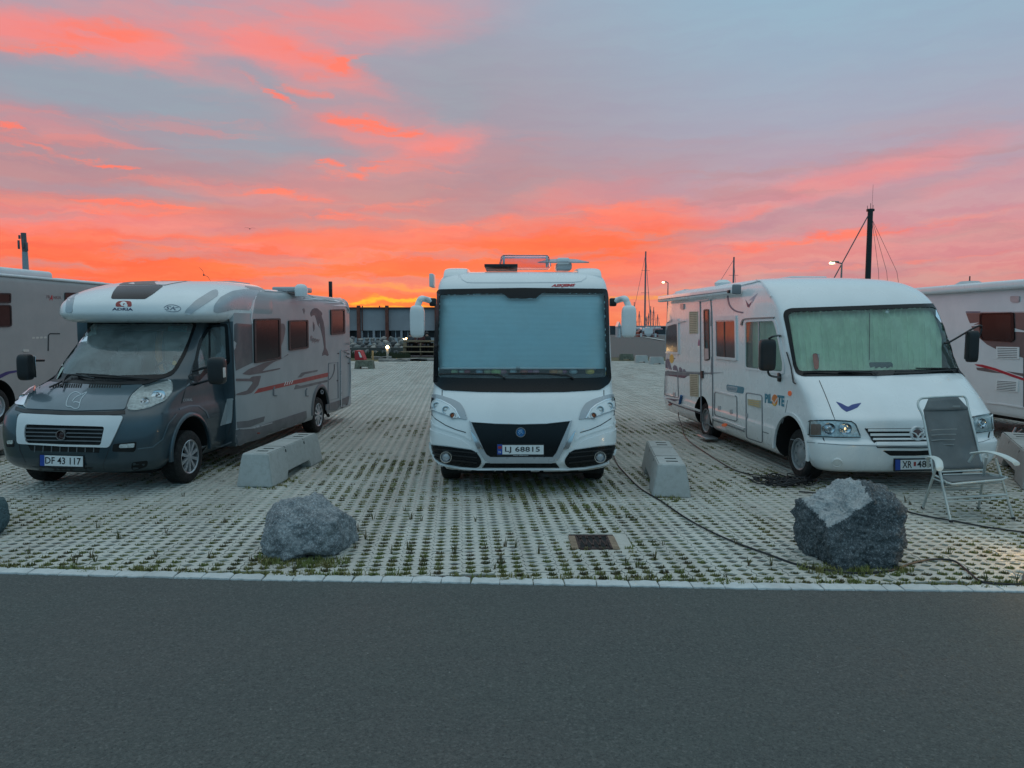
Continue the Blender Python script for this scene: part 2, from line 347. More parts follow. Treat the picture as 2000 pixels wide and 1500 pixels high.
class Shell:
    "a vehicle's outer surface, on which trim and lettering are laid"
    def __init__(s, root): s.root = root; s.M = Matrix.Translation(root.location) @ Matrix.Rotation(root.rotation_euler.z, 4, 'Z'); s.I = s.M.inverted(); s.v = []; s.f = []; s.t = 10; s.plane = None
    def add(s, o):
        b = len(s.v); s.v += [v.co.copy() for v in o.data.vertices]; s.f += [[b+i for i in p.vertices] for p in o.data.polygons]
    def done(s): s.bvh = BVHTree.FromPolygons(s.v, s.f)
    def hit(s, px, py):
        o = s.I @ Vector((0, 0, CAMH)); d = (s.I.to_3x3() @ pdir(px, py)).normalized()
        if s.plane:
            p, n = s.plane; t = (p-o).dot(n)/d.dot(n); return o+d*t, n.copy()
        co, no, i, t = s.bvh.ray_cast(o, d)
        if co is None:
            for k in range(3):
                co, no, i, t = s.bvh.find_nearest(o+d*s.t)
                s.t = (co-o).dot(d)
        else: s.t = t
        if no.dot(d) > 0: no = -no
        return co, no
    def flat(s, quad, nrm=None):
        "from here on, lay pieces on one flat plane standing just clear of the surface"
        H = [s.hit(*q) for q in quad]; n = Vector(nrm) if nrm else sum((h[1] for h in H), Vector()); n.z *= .3; n.normalize()
        p = max((h[0] for h in H), key=lambda c: c.dot(n)); s.plane = (p, n)
    def patch(s, name, poly, m, off=.004, th=.0, parent=None, holes=(), step=9, sharp=40, dirv=None):
        V, T = planar(poly, list(holes), step); H = [s.hit(*p) for p in V]
        top = [c+(dirv or n)*(off+th) for c, n in H]
        v = list(top); f = [list(t) for t in T]
        cnt = {}
        for t in T:
            for a, b in zip(t, t[1:]+t[:1]): cnt[(a, b)] = 1
        k = len(v)
        v += [c-(dirv or n)*.006 for c, n in H]
        for (a, b) in cnt:
            if (b, a) not in cnt: f.append([a, b, k+b, k+a])
        bm = bmesh.new(); bv = [bm.verts.new(x) for x in v]
        for q in f:
            try: bm.faces.new([bv[i] for i in q])
            except ValueError: pass
        bmesh.ops.delete(bm, geom=[x for x in bm.verts if not x.link_faces], context='VERTS')
        bmesh.ops.recalc_face_normals(bm, faces=bm.faces[:])
        return obj(name, bm, m, parent or s.root, sharp)
    def strip(s, name, pts, wpx, m, off=.003, th=0, parent=None, step=9):
        P = [Vector(p) for p in pts]; a = []; b = []
        for i, p in enumerate(P):
            t = (P[min(i+1, len(P)-1)]-P[max(0, i-1)]).normalized(); n = Vector((-t.y, t.x))*wpx/2
            a.append(tuple(p+n)); b.append(tuple(p-n))
        return s.patch(name, a+b[::-1], m, off, th, parent, (), step)
    def text(s, name, txt, quad, m, off=.006, parent=None, shear=0, smooth=2, fat=0):
        cu = bpy.data.curves.new('t', 'FONT'); cu.body = txt; cu.resolution_u = smooth; cu.shear = shear; cu.offset = fat
        o = bpy.data.objects.new('t', cu); COL.objects.link(o); dg = bpy.context.evaluated_depsgraph_get(); dg.update()
        me = bpy.data.meshes.new_from_object(o.evaluated_get(dg)); bpy.data.objects.remove(o); bpy.data.curves.remove(cu)
        x = [v.co.x for v in me.vertices]; y = [v.co.y for v in me.vertices]; x0, x1, y0, y1 = min(x), max(x), min(y), max(y)
        TL, TR, BR, BL = [Vector(q) for q in quad]
        for v in me.vertices:
            a = (v.co.x-x0)/(x1-x0); b = (v.co.y-y0)/(y1-y0)
            p = (BL*(1-a)+BR*a)*(1-b)+(TL*(1-a)+TR*a)*b
            c, n = s.hit(p.x, p.y); v.co = c+n*off
        me.name = name; return link(name, me, m, parent or s.root, 0)
    def window(s, outer, inner, fm, gm, off=.012, step=12, frame='window_frame', pane='pane'):
        fr = s.patch(frame, outer, fm, .002, off, holes=[inner], step=step)
        s.patch(pane, inner, gm, .002, off*.5, parent=fr, step=step); return fr
    def lamp(s, name, px, py, rpx, ring=chrome, core=lampglass, depth=.02, parent=None, tilt=None, inner=None):
        c, n = s.hit(px, py); c2, _ = s.hit(px, py+rpx*.8); 
        if tilt is not None: n = Vector(tilt).normalized()
        w = s.M @ c; r = rpx/F*w.y
        mt = Matrix.Translation(c) @ n.to_track_quat('Z', 'Y').to_matrix().to_4x4()
        o = lathe(name, [(r*.72, -.02), (r*.74, depth*.7), (r*.8, depth), (r*.93, depth), (r, depth*.5), (r, -.02)], ring, parent or s.root, mt, 24)
        lathe(inner or 'lens', [(r*.74, depth*.3), (r*.6, depth*.55), (r*.35, depth*.75), (0, depth*.8)], core, o, mt, 20)
        return o
    def cutter(s, poly, axis, lo, hi):
        "straight prism through the outline of an opening, along x (0) or y (1)"
        P = [s.hit(*p)[0] for p in dens(poly, 12)]; hull = convex_hull_2d([Vector((p.y, p.z)) if axis == 0 else Vector((p.x, p.z)) for p in P]); P = [P[i] for i in hull]; bm = bmesh.new(); n = len(P); rows = []
        for t in (lo, hi):
            rows.append([bm.verts.new((t, p.y, p.z) if axis == 0 else (p.x, t, p.z)) for p in P])
        for q in range(n): bm.faces.new((rows[0][q], rows[0][(q+1) % n], rows[1][(q+1) % n], rows[1][q]))
        bm.faces.new(rows[0][::-1]); bm.faces.new(rows[1]); bmesh.ops.triangulate(bm, faces=[f for f in bm.faces if len(f.verts) > 4])
        bmesh.ops.recalc_face_normals(bm, faces=bm.faces[:]); return bm
    def inset(s, px, py, dirv, d):
        c, n = s.hit(px, py); return c+Vector(dirv)*d
def cut(o, bms, m):
    "real openings: wheel arches and window holes"
    me = o.data
    for bm in bms:
        cm = bpy.data.meshes.new('c'); bm.to_mesh(cm); bm.free(); cm.materials.append(m)
        c = bpy.data.objects.new('c', cm); COL.objects.link(c); c.parent = o.parent
        md = o.modifiers.new('b', 'BOOLEAN'); md.operation = 'DIFFERENCE'; md.solver = 'EXACT'; md.object = c; md.material_mode = 'TRANSFER'
        dg = bpy.context.evaluated_depsgraph_get(); dg.update()
        nm = bpy.data.meshes.new_from_object(o.evaluated_get(dg)); o.modifiers.clear(); o.data = nm
        bpy.data.objects.remove(c)
    bm = bmesh.new(); bm.from_mesh(o.data); bmesh.ops.triangulate(bm, faces=[f for f in bm.faces if len(f.verts) > 4]); bm.to_mesh(o.data); bm.free()
    o.data.name = o.name; o.data.shade_smooth(); o.data.set_sharp_from_angle(angle=R(28))
def pod(name, c, s, m, parent, e=4.5):
    "softly rounded housing"
    bm = bmesh.new(); bmesh.ops.create_cube(bm, size=2); bmesh.ops.subdivide_edges(bm, edges=bm.edges[:], cuts=9, use_grid_fill=True)
    for v in bm.verts:
        r = (abs(v.co.x)**e+abs(v.co.y)**e+abs(v.co.z)**e)**(1/e); v.co /= r; v.co = Vector((v.co.x*s[0]/2, v.co.y*s[1]/2, v.co.z*s[2]/2))+Vector(c)
    return obj(name, bm, m, parent, 180)
def arch_ring(name, root, x, y, z, r, m, w=.035, d=.03, a0=-5, a1=185):
    bm = bmesh.new(); n = 26; rings = []
    for i in range(n+1):
        a = R(a0+(a1-a0)*i/n); rings.append([bm.verts.new((x+dx, y+(r+dr)*math.cos(a), z+(r+dr)*math.sin(a))) for dx, dr in ((-d, -.004), (d*.6, -.004), (d, .008), (d*.8, w*.7), (0, w), (-d, w))])
    for A, B_ in zip(rings, rings[1:]):
        for q in range(6): bm.faces.new((A[q], A[(q+1) % 6], B_[(q+1) % 6], B_[q]))
    bm.faces.new(rings[0]); bm.faces.new(rings[-1][::-1]); bmesh.ops.recalc_face_normals(bm, faces=bm.faces[:]); return obj(name, bm, m, root, 40)
def cyl_x(y, z, r, x0, x1, n=40):
    bm = bmesh.new(); mt = Matrix.Translation((x0, y, z)) @ Matrix.Rotation(R(90), 4, 'Y')
    add_lathe(bm, [(r, 0), (r, x1-x0)], mt, n); bmesh.ops.recalc_face_normals(bm, faces=bm.faces[:]); return bm
def profile(levels, k):
    z = [l[0] for l in levels]; cols = list(zip(*levels)); n = len(z); out = [list(z[0:1])+[c[0] for c in cols[1:]]]
    sl = []
    for c in cols[1:]:
        d = [(c[i+1]-c[i])/(z[i+1]-z[i]) for i in range(n-1)]; m = [d[0]]+[0 if d[i-1]*d[i] <= 0 else 2*d[i-1]*d[i]/(d[i-1]+d[i]) for i in range(1, n-1)]+[d[-1]]; sl.append(m)
    for i in range(n-1):
        h = z[i+1]-z[i]; kk = k if h < .25 else k*2
        for q in range(1, kk+1):
            t = q/kk; row = [z[i]+h*t]
            for c, m in zip(cols[1:], sl): row.append((2*t**3-3*t*t+1)*c[i]+(t**3-2*t*t+t)*h*m[i]+(3*t*t-2*t**3)*c[i+1]+(t**3-t*t)*h*m[i+1])
            out.append(row)
    return out
def stack(name, levels, m, parent, rear, nf=36, ks=4, rr=.12, ns=8):
    "levels: (z, half width, front y, corner sweep, exponent)"
    lv = profile(levels, ks); loops = []
    for z, w, f, c, n in lv:
        lp = []
        for i in range(-nf, nf+1):
            t = i/nf*math.pi/2; sn = abs(math.sin(t)); cs = max(0, math.cos(t))
            lp.append(((1 if t >= 0 else -1)*w*sn**(2/n), f+c-c*cs**(2/n), z))
        y0 = f+c
        for i in range(1, ns+1): lp.append((w, y0+(rear-rr-y0)*i/ns, z))
        lp.append((w-rr*.3, rear-rr*.3, z)); lp.append((w-rr, rear, z)); lp.append((-w+rr, rear, z)); lp.append((-w+rr*.3, rear-rr*.3, z))
        for i in range(ns, 0, -1): lp.append((-w, y0+(rear-rr-y0)*i/ns, z))
        loops.append(lp)
    n = len(loops[0]); v = [p for l in loops for p in l]; f = []
    for i in range(len(loops)-1):
        for j in range(n): f.append([i*n+j, i*n+(j+1) % n, (i+1)*n+(j+1) % n, (i+1)*n+j])
    f.append(list(range(n))[::-1]); f.append([(len(loops)-1)*n+j for j in range(n)])
    o = fromlists(name, v, f, m, parent, 28)
    return o
def wheel(parent, x, y, side, r=.34, w=.22, style='alloy', rm=None, spokes=10):
    mt = Matrix.Translation((x, y, r)) @ Matrix.Rotation(R(90)*side, 4, 'Y')
    rm = rm or rimm
    t = lathe('wheel', [(r*.62, w*.40), (r*.66, w*.5), (r*.82, w*.53), (r*.94, w*.47), (r, w*.36), (r, -w*.36), (r*.94, -w*.5), (r*.6, -w*.5)], rubber, parent, mt, 40, False)
    bm = bmesh.new()
    add_lathe(bm, [(r*.66, w*.47), (r*.63, w*.50), (r*.59, w*.46), (r*.57, w*.10)], mt, 36, False)
    rim = obj('rim', bm, alu if style == 'alloy' else rm, t, 40)
    lathe('brake_drum', [(r*.60, w*.05), (r*.60, w*.12), (0.001, w*.14)], wellm, t, mt, 24)
    if style == 'alloy':
        bm = bmesh.new(); add_lathe(bm, [(r*.17, w*.2), (r*.17, w*.43), (r*.12, w*.46), (0.001, w*.46)], mt, 16)
        for k in range(spokes):
            a = k*2*math.pi/spokes; rot = mt @ Matrix.Rotation(a, 4, 'Z')
            b2 = bmesh.new(); vs, fs = add_box(b2, (r*.36, 0, w*.40), (r*.47, r*.13, w*.12))
            for q in (0, 3, 4, 7): vs[q].co.y *= .7
            bmesh.ops.transform(b2, matrix=rot, verts=b2.verts[:]); me = bpy.data.meshes.new('s'); b2.to_mesh(me); b2.free(); bm.from_mesh(me); bpy.data.meshes.remove(me)
        obj('spokes', bm, rm, t, 40)
        pass
    else:
        bm = bmesh.new(); add_lathe(bm, [(r*.58, w*.30), (r*.5, w*.38), (r*.3, w*.33), (r*.2, w*.42), (.001, w*.44)], mt, 32)
        for k in range(8):
            a = k*math.pi/4; c = mt @ Vector((r*.43*math.cos(a), r*.43*math.sin(a), w*.38)); add_lathe(bm, [(r*.05, -.01), (r*.05, .012)], Matrix.Translation(c) @ Matrix.Rotation(R(90)*side, 4, 'Y'), 8)
        obj('wheel_disc', bm, rm, t, 40)
    return t
# ------------------------------------------------------------------ the setting
def sheet(name, pts, m, z, kind='structure'):
    o = fromlists(name, [(x, y, z) for x, y in pts], [list(range(len(pts)))], m, None, 0); o['kind'] = kind; return o
def groundmat():
    m = bpy.data.materials.new('asphalt'); m.use_nodes = True; b = NB(m.node_tree); m.node_tree.nodes.clear()
    g = b.n('ShaderNodeNewGeometry').outputs['Position']
    big = b.n('ShaderNodeTexNoise', {'Vector': g, 'Scale': .55, 'Detail': 4}).outputs[0]
    big2 = b.n('ShaderNodeTexNoise', {'Vector': b.n('ShaderNodeVectorMath', {0: g, 1: (.35, 1.6, 1)}, operation='MULTIPLY').outputs[0], 'Scale': 1.1, 'Detail': 5, 'Roughness': .65}).outputs[0]
    mid = b.n('ShaderNodeTexNoise', {'Vector': g, 'Scale': 11, 'Detail': 6, 'Roughness': .75}).outputs[0]
    grit = b.n('ShaderNodeTexNoise', {'Vector': g, 'Scale': 55, 'Detail': 4, 'Roughness': .8}).outputs[0]
    fin = b.n('ShaderNodeTexNoise', {'Vector': g, 'Scale': 150, 'Detail': 3, 'Roughness': .7}).outputs[0]
    vor = b.n('ShaderNodeTexVoronoi', {'Vector': g, 'Scale': 85}); agg = b.sm(b.n('ShaderNodeSeparateColor', {0: vor.outputs['Color']}).outputs[0], .90, .97)
    vor2 = b.n('ShaderNodeTexVoronoi', {'Vector': g, 'Scale': 24}); rare = b.sm(b.n('ShaderNodeSeparateColor', {0: vor2.outputs['Color']}).outputs[0], .965, .97)
    rare = b.m('MULTIPLY', rare, b.sm(vor2.outputs[0], .17, .09)); pale = b.m('MULTIPLY', b.sm(b.n('ShaderNodeSeparateColor', {0: vor2.outputs['Color']}).outputs[1], .985, .988), b.sm(vor2.outputs[0], .14, .07))
    c = b.mix(b.sm(big, .35, .65), (.069, .080, .073, 1), (.080, .078, .073, 1))
    c = b.mix(b.m('MULTIPLY', b.sm(big2, .42, .7), .55), c, (.060, .066, .064, 1))
    c = b.mix(b.m('MULTIPLY', b.sm(mid, .40, .68), .6), c, (.056, .063, .060, 1))
    c = b.mix(b.m('MULTIPLY', b.sm(grit, .50, .70), .7), c, (.145, .15, .138, 1))
    c = b.mix(b.m('MULTIPLY', b.sm(grit, .50, .34), .8), c, (.022, .026, .026, 1))
    c = b.mix(b.m('MULTIPLY', b.sm(fin, .42, .66), .5), c, (.12, .125, .12, 1))
    c = b.mix(b.m('MULTIPLY', agg, .28), c, (.20, .205, .19, 1))
    c = b.mix(b.m('MULTIPLY', rare, .85), c, (.010, .010, .010, 1)); c = b.mix(b.m('MULTIPLY', pale, .9), c, (.30, .31, .29, 1))
    p = b.n('ShaderNodeBsdfPrincipled', {'Base Color': c, 'Roughness': .82})
    h = b.m('ADD', fin, b.m('MULTIPLY', vor.outputs[0], .8))
    bp = b.n('ShaderNodeBump', {'Height': h, 'Strength': .8, 'Distance': .006}); b.nt.links.new(bp.outputs[0], p.inputs['Normal'])
    b.n('ShaderNodeOutputMaterial', {0: p.outputs[0]}); return m
asph = groundmat()
farm = mat('far_ground', (.10, .10, .09), .95, var=.4, scale=.3, bump=.3, bscale=8)
grassm = mat('grass_green', (.17, .20, .055), .85, col2=(.22, .19, .07), scale=5)
grassd = mat('grass_strip', (.055, .07, .025), .95, col2=(.11, .10, .05), scale=1.5, bump=.6, bscale=30)
def pavmat(name, light):
    m = bpy.data.materials.new(name); m.use_nodes = True; b = NB(m.node_tree); m.node_tree.nodes.clear()
    g = b.n('ShaderNodeNewGeometry').outputs['Position']
    cell = b.n('ShaderNodeTexVoronoi', {'Vector': g, 'Scale': 3.2}); cr = b.n('ShaderNodeSeparateColor', {0: cell.outputs['Color']}).outputs[0]
    big = b.n('ShaderNodeTexNoise', {'Vector': g, 'Scale': .45, 'Detail': 4}).outputs[0]
    mid = b.n('ShaderNodeTexNoise', {'Vector': g, 'Scale': 14, 'Detail': 6, 'Roughness': .7}).outputs[0]
    fin = b.n('ShaderNodeTexNoise', {'Vector': g, 'Scale': 160, 'Detail': 3}).outputs[0]
    c = b.mix(cr, tuple(x*.93 for x in light)+(1,), tuple(x*1.04 for x in light)+(1,))
    c = b.mix(b.m('MULTIPLY', b.sm(mid, .42, .75), .6), c, tuple(x*y for x, y in zip(light, (.66, .64, .6)))+(1,))
    c = b.mix(b.m('MULTIPLY', b.sm(big, .45, .7), .35), c, tuple(x*y for x, y in zip(light, (.72, .68, .66)))+(1,))
    trk = b.n('ShaderNodeTexNoise', {'Vector': b.n('ShaderNodeVectorMath', {0: g, 1: (1.6, .22, 1)}, operation='MULTIPLY').outputs[0], 'Scale': 1.0, 'Detail': 5, 'Roughness': .6}).outputs[0]
    c = b.mix(b.m('MULTIPLY', b.sm(trk, .46, .66), .5), c, tuple(x*y for x, y in zip(light, (.66, .62, .60)))+(1,))
    c = b.mix(b.m('MULTIPLY', b.sm(fin, .4, .75), .3), c, tuple(x*.55 for x in light)+(1,))
    p = b.n('ShaderNodeBsdfPrincipled', {'Base Color': c, 'Roughness': .85})
    bp = b.n('ShaderNodeBump', {'Height': fin, 'Strength': .5, 'Distance': .005}); b.nt.links.new(bp.outputs[0], p.inputs['Normal'])
    b.n('ShaderNodeOutputMaterial', {0: p.outputs[0]}); return m
pavm = pavmat('paver_concrete', (.57, .56, .51)); kerbm = pavmat('kerb_concrete', (.60, .63, .63)); concm = pavmat('cast_concrete', (.44, .46, .45))
def soilmat():
    m = bpy.data.materials.new('joint_soil'); m.use_nodes = True; b = NB(m.node_tree); m.node_tree.nodes.clear()
    g = b.n('ShaderNodeNewGeometry').outputs['Position']
    n1 = b.n('ShaderNodeTexNoise', {'Vector': g, 'Scale': 1.3, 'Detail': 5, 'Roughness': .6}).outputs[0]; n2 = b.n('ShaderNodeTexNoise', {'Vector': g, 'Scale': 9, 'Detail': 5, 'Roughness': .7}).outputs[0]; n3 = b.n('ShaderNodeTexNoise', {'Vector': g, 'Scale': 70, 'Detail': 3}).outputs[0]
    c = b.mix(b.sm(n2, .38, .6), (.135, .112, .090, 1), (.055, .052, .043, 1))
    c = b.mix(b.sm(b.m('ADD', b.m('MULTIPLY', n1, .6), b.m('MULTIPLY', n2, .4)), .44, .53), c, (.120, .135, .045, 1))
    c = b.mix(b.m('MULTIPLY', b.sm(n3, .45, .65), .6), c, (.035, .034, .03, 1))
    p = b.n('ShaderNodeBsdfPrincipled', {'Base Color': c, 'Roughness': .95}); bp = b.n('ShaderNodeBump', {'Height': n3, 'Strength': .9, 'Distance': .01}); b.nt.links.new(bp.outputs[0], p.inputs['Normal']); b.n('ShaderNodeOutputMaterial', {0: p.outputs[0]}); return m
soilm = soilmat()
far = sheet('ground', [(-3000, -200), (3000, -200), (3000, 170), (-3000, 170)], farm, -.12)
sea = sheet('water', [(-3000, 170), (3000, 170), (3000, 3500), (-3000, 3500)], mat('harbour_water', (.02, .03, .04), .12, var=.3, scale=.2, bump=.5, bscale=1.5), -.6)

# kerb line (photograph points of its front edge)
KP = [G(x, y) for x, y in ((-260, 1112), (0, 1119.5), (500, 1133), (900, 1138.5), (1300, 1146.5), (1500, 1150.5), (2000, 1156), (2300, 1158))]
KP = [Vector((-16, KP[0].y+.75, 0))]+KP+[Vector((16, KP[-1].y-.3, 0))]
def kerb_y(x):
    for a, b in zip(KP, KP[1:]):
        if a.x <= x <= b.x: return a.y+(b.y-a.y)*(x-a.x)/(b.x-a.x)
    return KP[0].y if x < KP[0].x else KP[-1].y
asp = sheet('road', [(-60, -40), (60, -40), (60, KP[-1].y)]+[(p.x, p.y+.02) for p in KP[::-1]]+[(-60, KP[0].y)], asph, -.006)
soil = sheet('soil_bed', [(-45, kerb_y(-45)), (-16, kerb_y(-16)+.03)]+[(p.x, p.y+.03) for p in KP]+[(45, kerb_y(45)), (45, 42.2), (-45, 42.2)], soilm, -.0125)
KW = .128
kroot = thing('kerb', '', ''); del kroot['label'], kroot['category']; kroot['kind'] = 'structure'
x = -7.2; nk = 0; rk = random.Random(3)
while x < 7.2:
    w = rk.uniform(.222, .262)
    if rk.random() < .06: w *= .55
    v = []; n = 9; top = []
    for i in range(n):
        xx = x+.004+(w-.008)*i/(n-1)+(rk.uniform(-.004, .004) if 0 < i < n-1 else 0); top.append((xx, kerb_y(xx)+rk.uniform(-.006, .007)))
    bk = [(xx+rk.uniform(-.01, .01), kerb_y(xx)+KW+rk.uniform(-.016, .008)-(.016 if i in (0, n-1) else 0)) for i, (xx, _) in enumerate(top)]
    hz = rk.uniform(0, .005); loop = top+bk[::-1]; k = len(loop)
    cx = sum(p[0] for p in loop)/k; cy = sum(p[1] for p in loop)/k
    vv = [(a, b, -.05) for a, b in loop]+[(a, b, hz+.001) for a, b in loop]+[(cx+(a-cx)*.97, cy+(b-cy)*.95, hz+.005) for a, b in loop]
    ff = [[i, (i+1) % k, k+(i+1) % k, k+i] for i in range(k)]+[[k+i, k+(i+1) % k, 2*k+(i+1) % k, 2*k+i] for i in range(k)]+[list(range(2*k, 3*k))]
    fromlists('kerb_stone', vv, ff, kerbm, kroot, 30)
    x += w
for sgn in (-1, 1):
    fromlists('kerb_run', *(lambda a: ([(a, kerb_y(a), -.05), (a, kerb_y(a), 0), (a, kerb_y(a)+KW, 0), (a*3, kerb_y(a*3), -.05), (a*3, kerb_y(a*3), 0), (a*3, kerb_y(a*3)+KW, 0)], [[0, 3, 4, 1], [1, 4, 5, 2]]))(sgn*7.25), kerbm, kroot, 0)

# grass pavers: 26 x 22 cm slabs, four lens-shaped openings each, toothed side joints
MW, ML = .262, .216
def module(detail=True):
    w, l = MW/2-.0025, ML/2-.0022
    out = []
    def side(s, y0, y1):
        pts = []; n = 4
        for i in range(n+1):
            y = y0+(y1-y0)*i/n; pts.append((s*w+(.009 if i % 2 else -.009), y))
        return pts
    holes = []
    for hx in (-.0655, .0655):
        for hy in (-ML/4, ML/4):
            a, b_ = .057, .039
            if detail: sh = [(-a, -.002), (-a*.60, b_*.45), (-a*.22, b_), (a*.22, b_), (a*.62, b_*.40), (a, .003), (a*.6, -b_*.42), (a*.2, -b_), (-a*.24, -b_), (-a*.64, -b_*.40)]
            else:
                b_ = .047; sh = [(-a, 0), (-a*.2, b_), (a*.5, b_*.7), (a, 0), (a*.2, -b_), (-a*.5, -b_*.7)]
            holes.append([(hx+p, hy+q) for p, q in sh])
    if detail: out = side(1, -l, l)+side(-1, l, -l)
    else: out = [(w, -l), (w, l), (-w, l), (-w, -l)]
    pts = list(out); edges = [(i, (i+1) % len(out)) for i in range(len(out))]
    for h in holes:
        s = len(pts); pts += h; edges += [(s+i, s+(i+1) % len(h)) for i in range(len(h))]
    r = delaunay_2d_cdt([Vector(p) for p in pts], edges, [], 1, 1e-5)
    V = [(v.x, v.y) for v in r[0]]; T = []
    for t in r[2]:
        cx = sum(V[i][0] for i in t)/3; cy = sum(V[i][1] for i in t)/3
        if inpoly(cx, cy, out) and not any(inpoly(cx, cy, h) for h in holes): T.append(t)
    v = [(a, b_, 0) for a, b_ in V]; f = [list(t) for t in T]; cnt = set()
    for t in T:
        for a, b_ in zip(t, t[1:]+t[:1]): cnt.add((a, b_))
    k = len(v)
    if detail:
        c = .0035
        v = [(a, b_, 0) for a, b_ in V]+[(a, b_, -.032) for a, b_ in V]
    else: v += [(a, b_, -.03) for a, b_ in V]
    for a, b_ in cnt:
        if (b_, a) not in cnt:
            if not detail and abs(V[a][0]) > w-.001 and abs(V[b_][0]) > w-.001: continue
            f.append([b_, a, k+a, k+b_])
    return np.array(v), f
PANG = math.atan2(102, 1450)
PO = G(1000, 1128)
def pav(u, v): return (PO.x+u*math.cos(PANG)-v*math.sin(PANG), PO.y+u*math.sin(PANG)+v*math.cos(PANG))
mesh_n, face_n = module(True); mesh_f, face_f = module(False)
GRATE = [G(1110, 1047), G(1198, 1047), G(1210, 1074), G(1120, 1074)]
gx0, gx1, gy0, gy1 = min(p.x for p in GRATE), max(p.x for p in GRATE), min(p.y for p in GRATE), max(p.y for p in GRATE)
near = []; farl = []; pr = random.Random(11)
for i in range(-90, 90):
    for j in range(-6, 175):
        u = i*MW; v = j*ML+(ML/2 if i % 2 else 0)*0
        X, Y = pav(u, v)
        if Y > 42 or Y < kerb_y(X)+ML*.5+.018: continue
        if Y < 16:
            if abs(X) > .80*Y+.6: continue
            if gx0-.02 < X < gx1+.02 and gy0-.02 < Y < gy1+.02: continue
            near.append((X, Y))
        else:
            if X < -.42*Y or X > .36*Y: continue
            farl.append((X, Y))
pavroot = thing('pavement', '', ''); del pavroot['label'], pavroot['category']; pavroot['kind'] = 'structure'
near.sort(key=lambda p: p[1]+ (100 if abs(p[0]) > .69*p[1] else 0)+.2*abs(p[0]))
nme = bpy.data.meshes.new('paver'); nme.from_pydata([tuple(p) for p in mesh_n], [], face_n); nme.materials.append(pavm); nme.update()
for X, Y in near[:300]:
    o = bpy.data.objects.new('paver', nme); COL.objects.link(o); o.parent = pavroot
    o.location = (X, Y, pr.uniform(-.004, .002)-(.005 if pr.random() < .06 else 0)); o.rotation_euler = (pr.gauss(0, .010), pr.gauss(0, .010), PANG+pr.gauss(0, .008))
def joined(name, base, faces, lst, m, tilt=.006):
    nv = len(base); n = len(lst); V = np.zeros((n, nv, 3)); rs = np.random.RandomState(5)
    P = np.array(lst); a = PANG+rs.normal(0, .006, n); ca, sa = np.cos(a)[:, None], np.sin(a)[:, None]
    V[:, :, 0] = P[:, 0:1]+base[None, :, 0]*ca-base[None, :, 1]*sa
    V[:, :, 1] = P[:, 1:2]+base[None, :, 0]*sa+base[None, :, 1]*ca
    V[:, :, 2] = base[None, :, 2]+rs.uniform(-.004, .002, (n, 1))+rs.normal(0, tilt, (n, 1))*base[None, :, 0]+rs.normal(0, tilt, (n, 1))*base[None, :, 1]
    ls = np.array([len(f) for f in faces]); fl = np.concatenate([np.array(f) for f in faces])
    me = bpy.data.meshes.new(name); me.vertices.add(n*nv); me.vertices.foreach_set('co', V.ravel())
    me.loops.add(len(fl)*n); me.loops.foreach_set('vertex_index', (fl[None, :]+np.arange(n)[:, None]*nv).ravel().astype(np.int32))
    me.polygons.add(len(ls)*n); st = np.concatenate([[0], np.cumsum(ls)[:-1]])
    me.polygons.foreach_set('loop_start', (st[None, :]+np.arange(n)[:, None]*len(fl)).ravel().astype(np.int32))
    me.polygons.foreach_set('loop_total', np.tile(ls, n).astype(np.int32)); me.update(calc_edges=True); me.validate()
    return link(name, me, m, pavroot, 0, 'stuff')
joined('paver_field', mesh_n, face_n, near[300:], pavm, .010); joined('far_paver_field', mesh_f, face_f, farl, pavm)

# grass and weeds in the openings
def tufts(name, spots, m):
    v = []; f = []; rg = random.Random(21)
    for X, Y, n, h, sp in spots:
        for _ in range(n):
            a = rg.uniform(0, 6.283); rr = sp*math.sqrt(rg.random()); bx_, by_ = X+rr*math.cos(a)*1.5, Y+rr*math.sin(a)*.7
            hh = h*rg.uniform(.5, 1.25); lean = rg.uniform(.1, .9)*hh; b = rg.uniform(0, 6.283); w = rg.uniform(.0028, .0055)
            dx, dy = math.cos(b)*lean, math.sin(b)*lean; px_, py_ = -math.sin(b)*w, math.cos(b)*w; z0 = -.014; k = len(v)
            v += [(bx_-px_, by_-py_, z0), (bx_+px_, by_+py_, z0), (bx_+dx*.4-px_*.8, by_+dy*.4-py_*.8, z0+(hh+.014)*.6), (bx_+dx*.4+px_*.8, by_+dy*.4+py_*.8, z0+(hh+.014)*.6), (bx_+dx, by_+dy, z0+hh+.014)]
            f += [[k, k+1, k+3, k+2], [k+2, k+3, k+4]]
    o = fromlists(name, v, f, m, None, 0, 'stuff'); o['label'] = 'short green grass and moss growing in the paver openings'; return o
sp = []; sp2 = []; rg = random.Random(4)
for X, Y in near:
    for hx in (-.0635, .0635):
        for hy in (-ML/4, ML/4):
            x_, y_ = X+hx*math.cos(PANG)-hy*math.sin(PANG), Y+hx*math.sin(PANG)+hy*math.cos(PANG)
            d = noise.noise(Vector((x_*.8, y_*.6, 0)))*.8+.7*noise.noise(Vector((x_*3, y_*2.2, 5)))+.5*noise.noise(Vector((x_*11, y_*9, 9)))
            edge = max(0, 1-(y_-kerb_y(x_)-KW)/.55)
            mid = math.exp(-(x_/2.6)**2)*.28
            q = d+edge*.7+mid+.08
            if y_ > 11: q -= .22
            if q > 0 and rg.random() < min(.95, .45+q*1.1):
                n = int(min(34, 8+q*34)); (sp if rg.random() < .75 else sp2).append((x_, y_, n, .006+.018*min(1, q), .027))
x = -6.5
while x < 6.5:
    if rg.random() < .75: sp.append((x, kerb_y(x)+KW+rg.uniform(.0, .04), rg.randint(6, 26), rg.uniform(.015, .05), .03))
    x += rg.uniform(.02, .09)
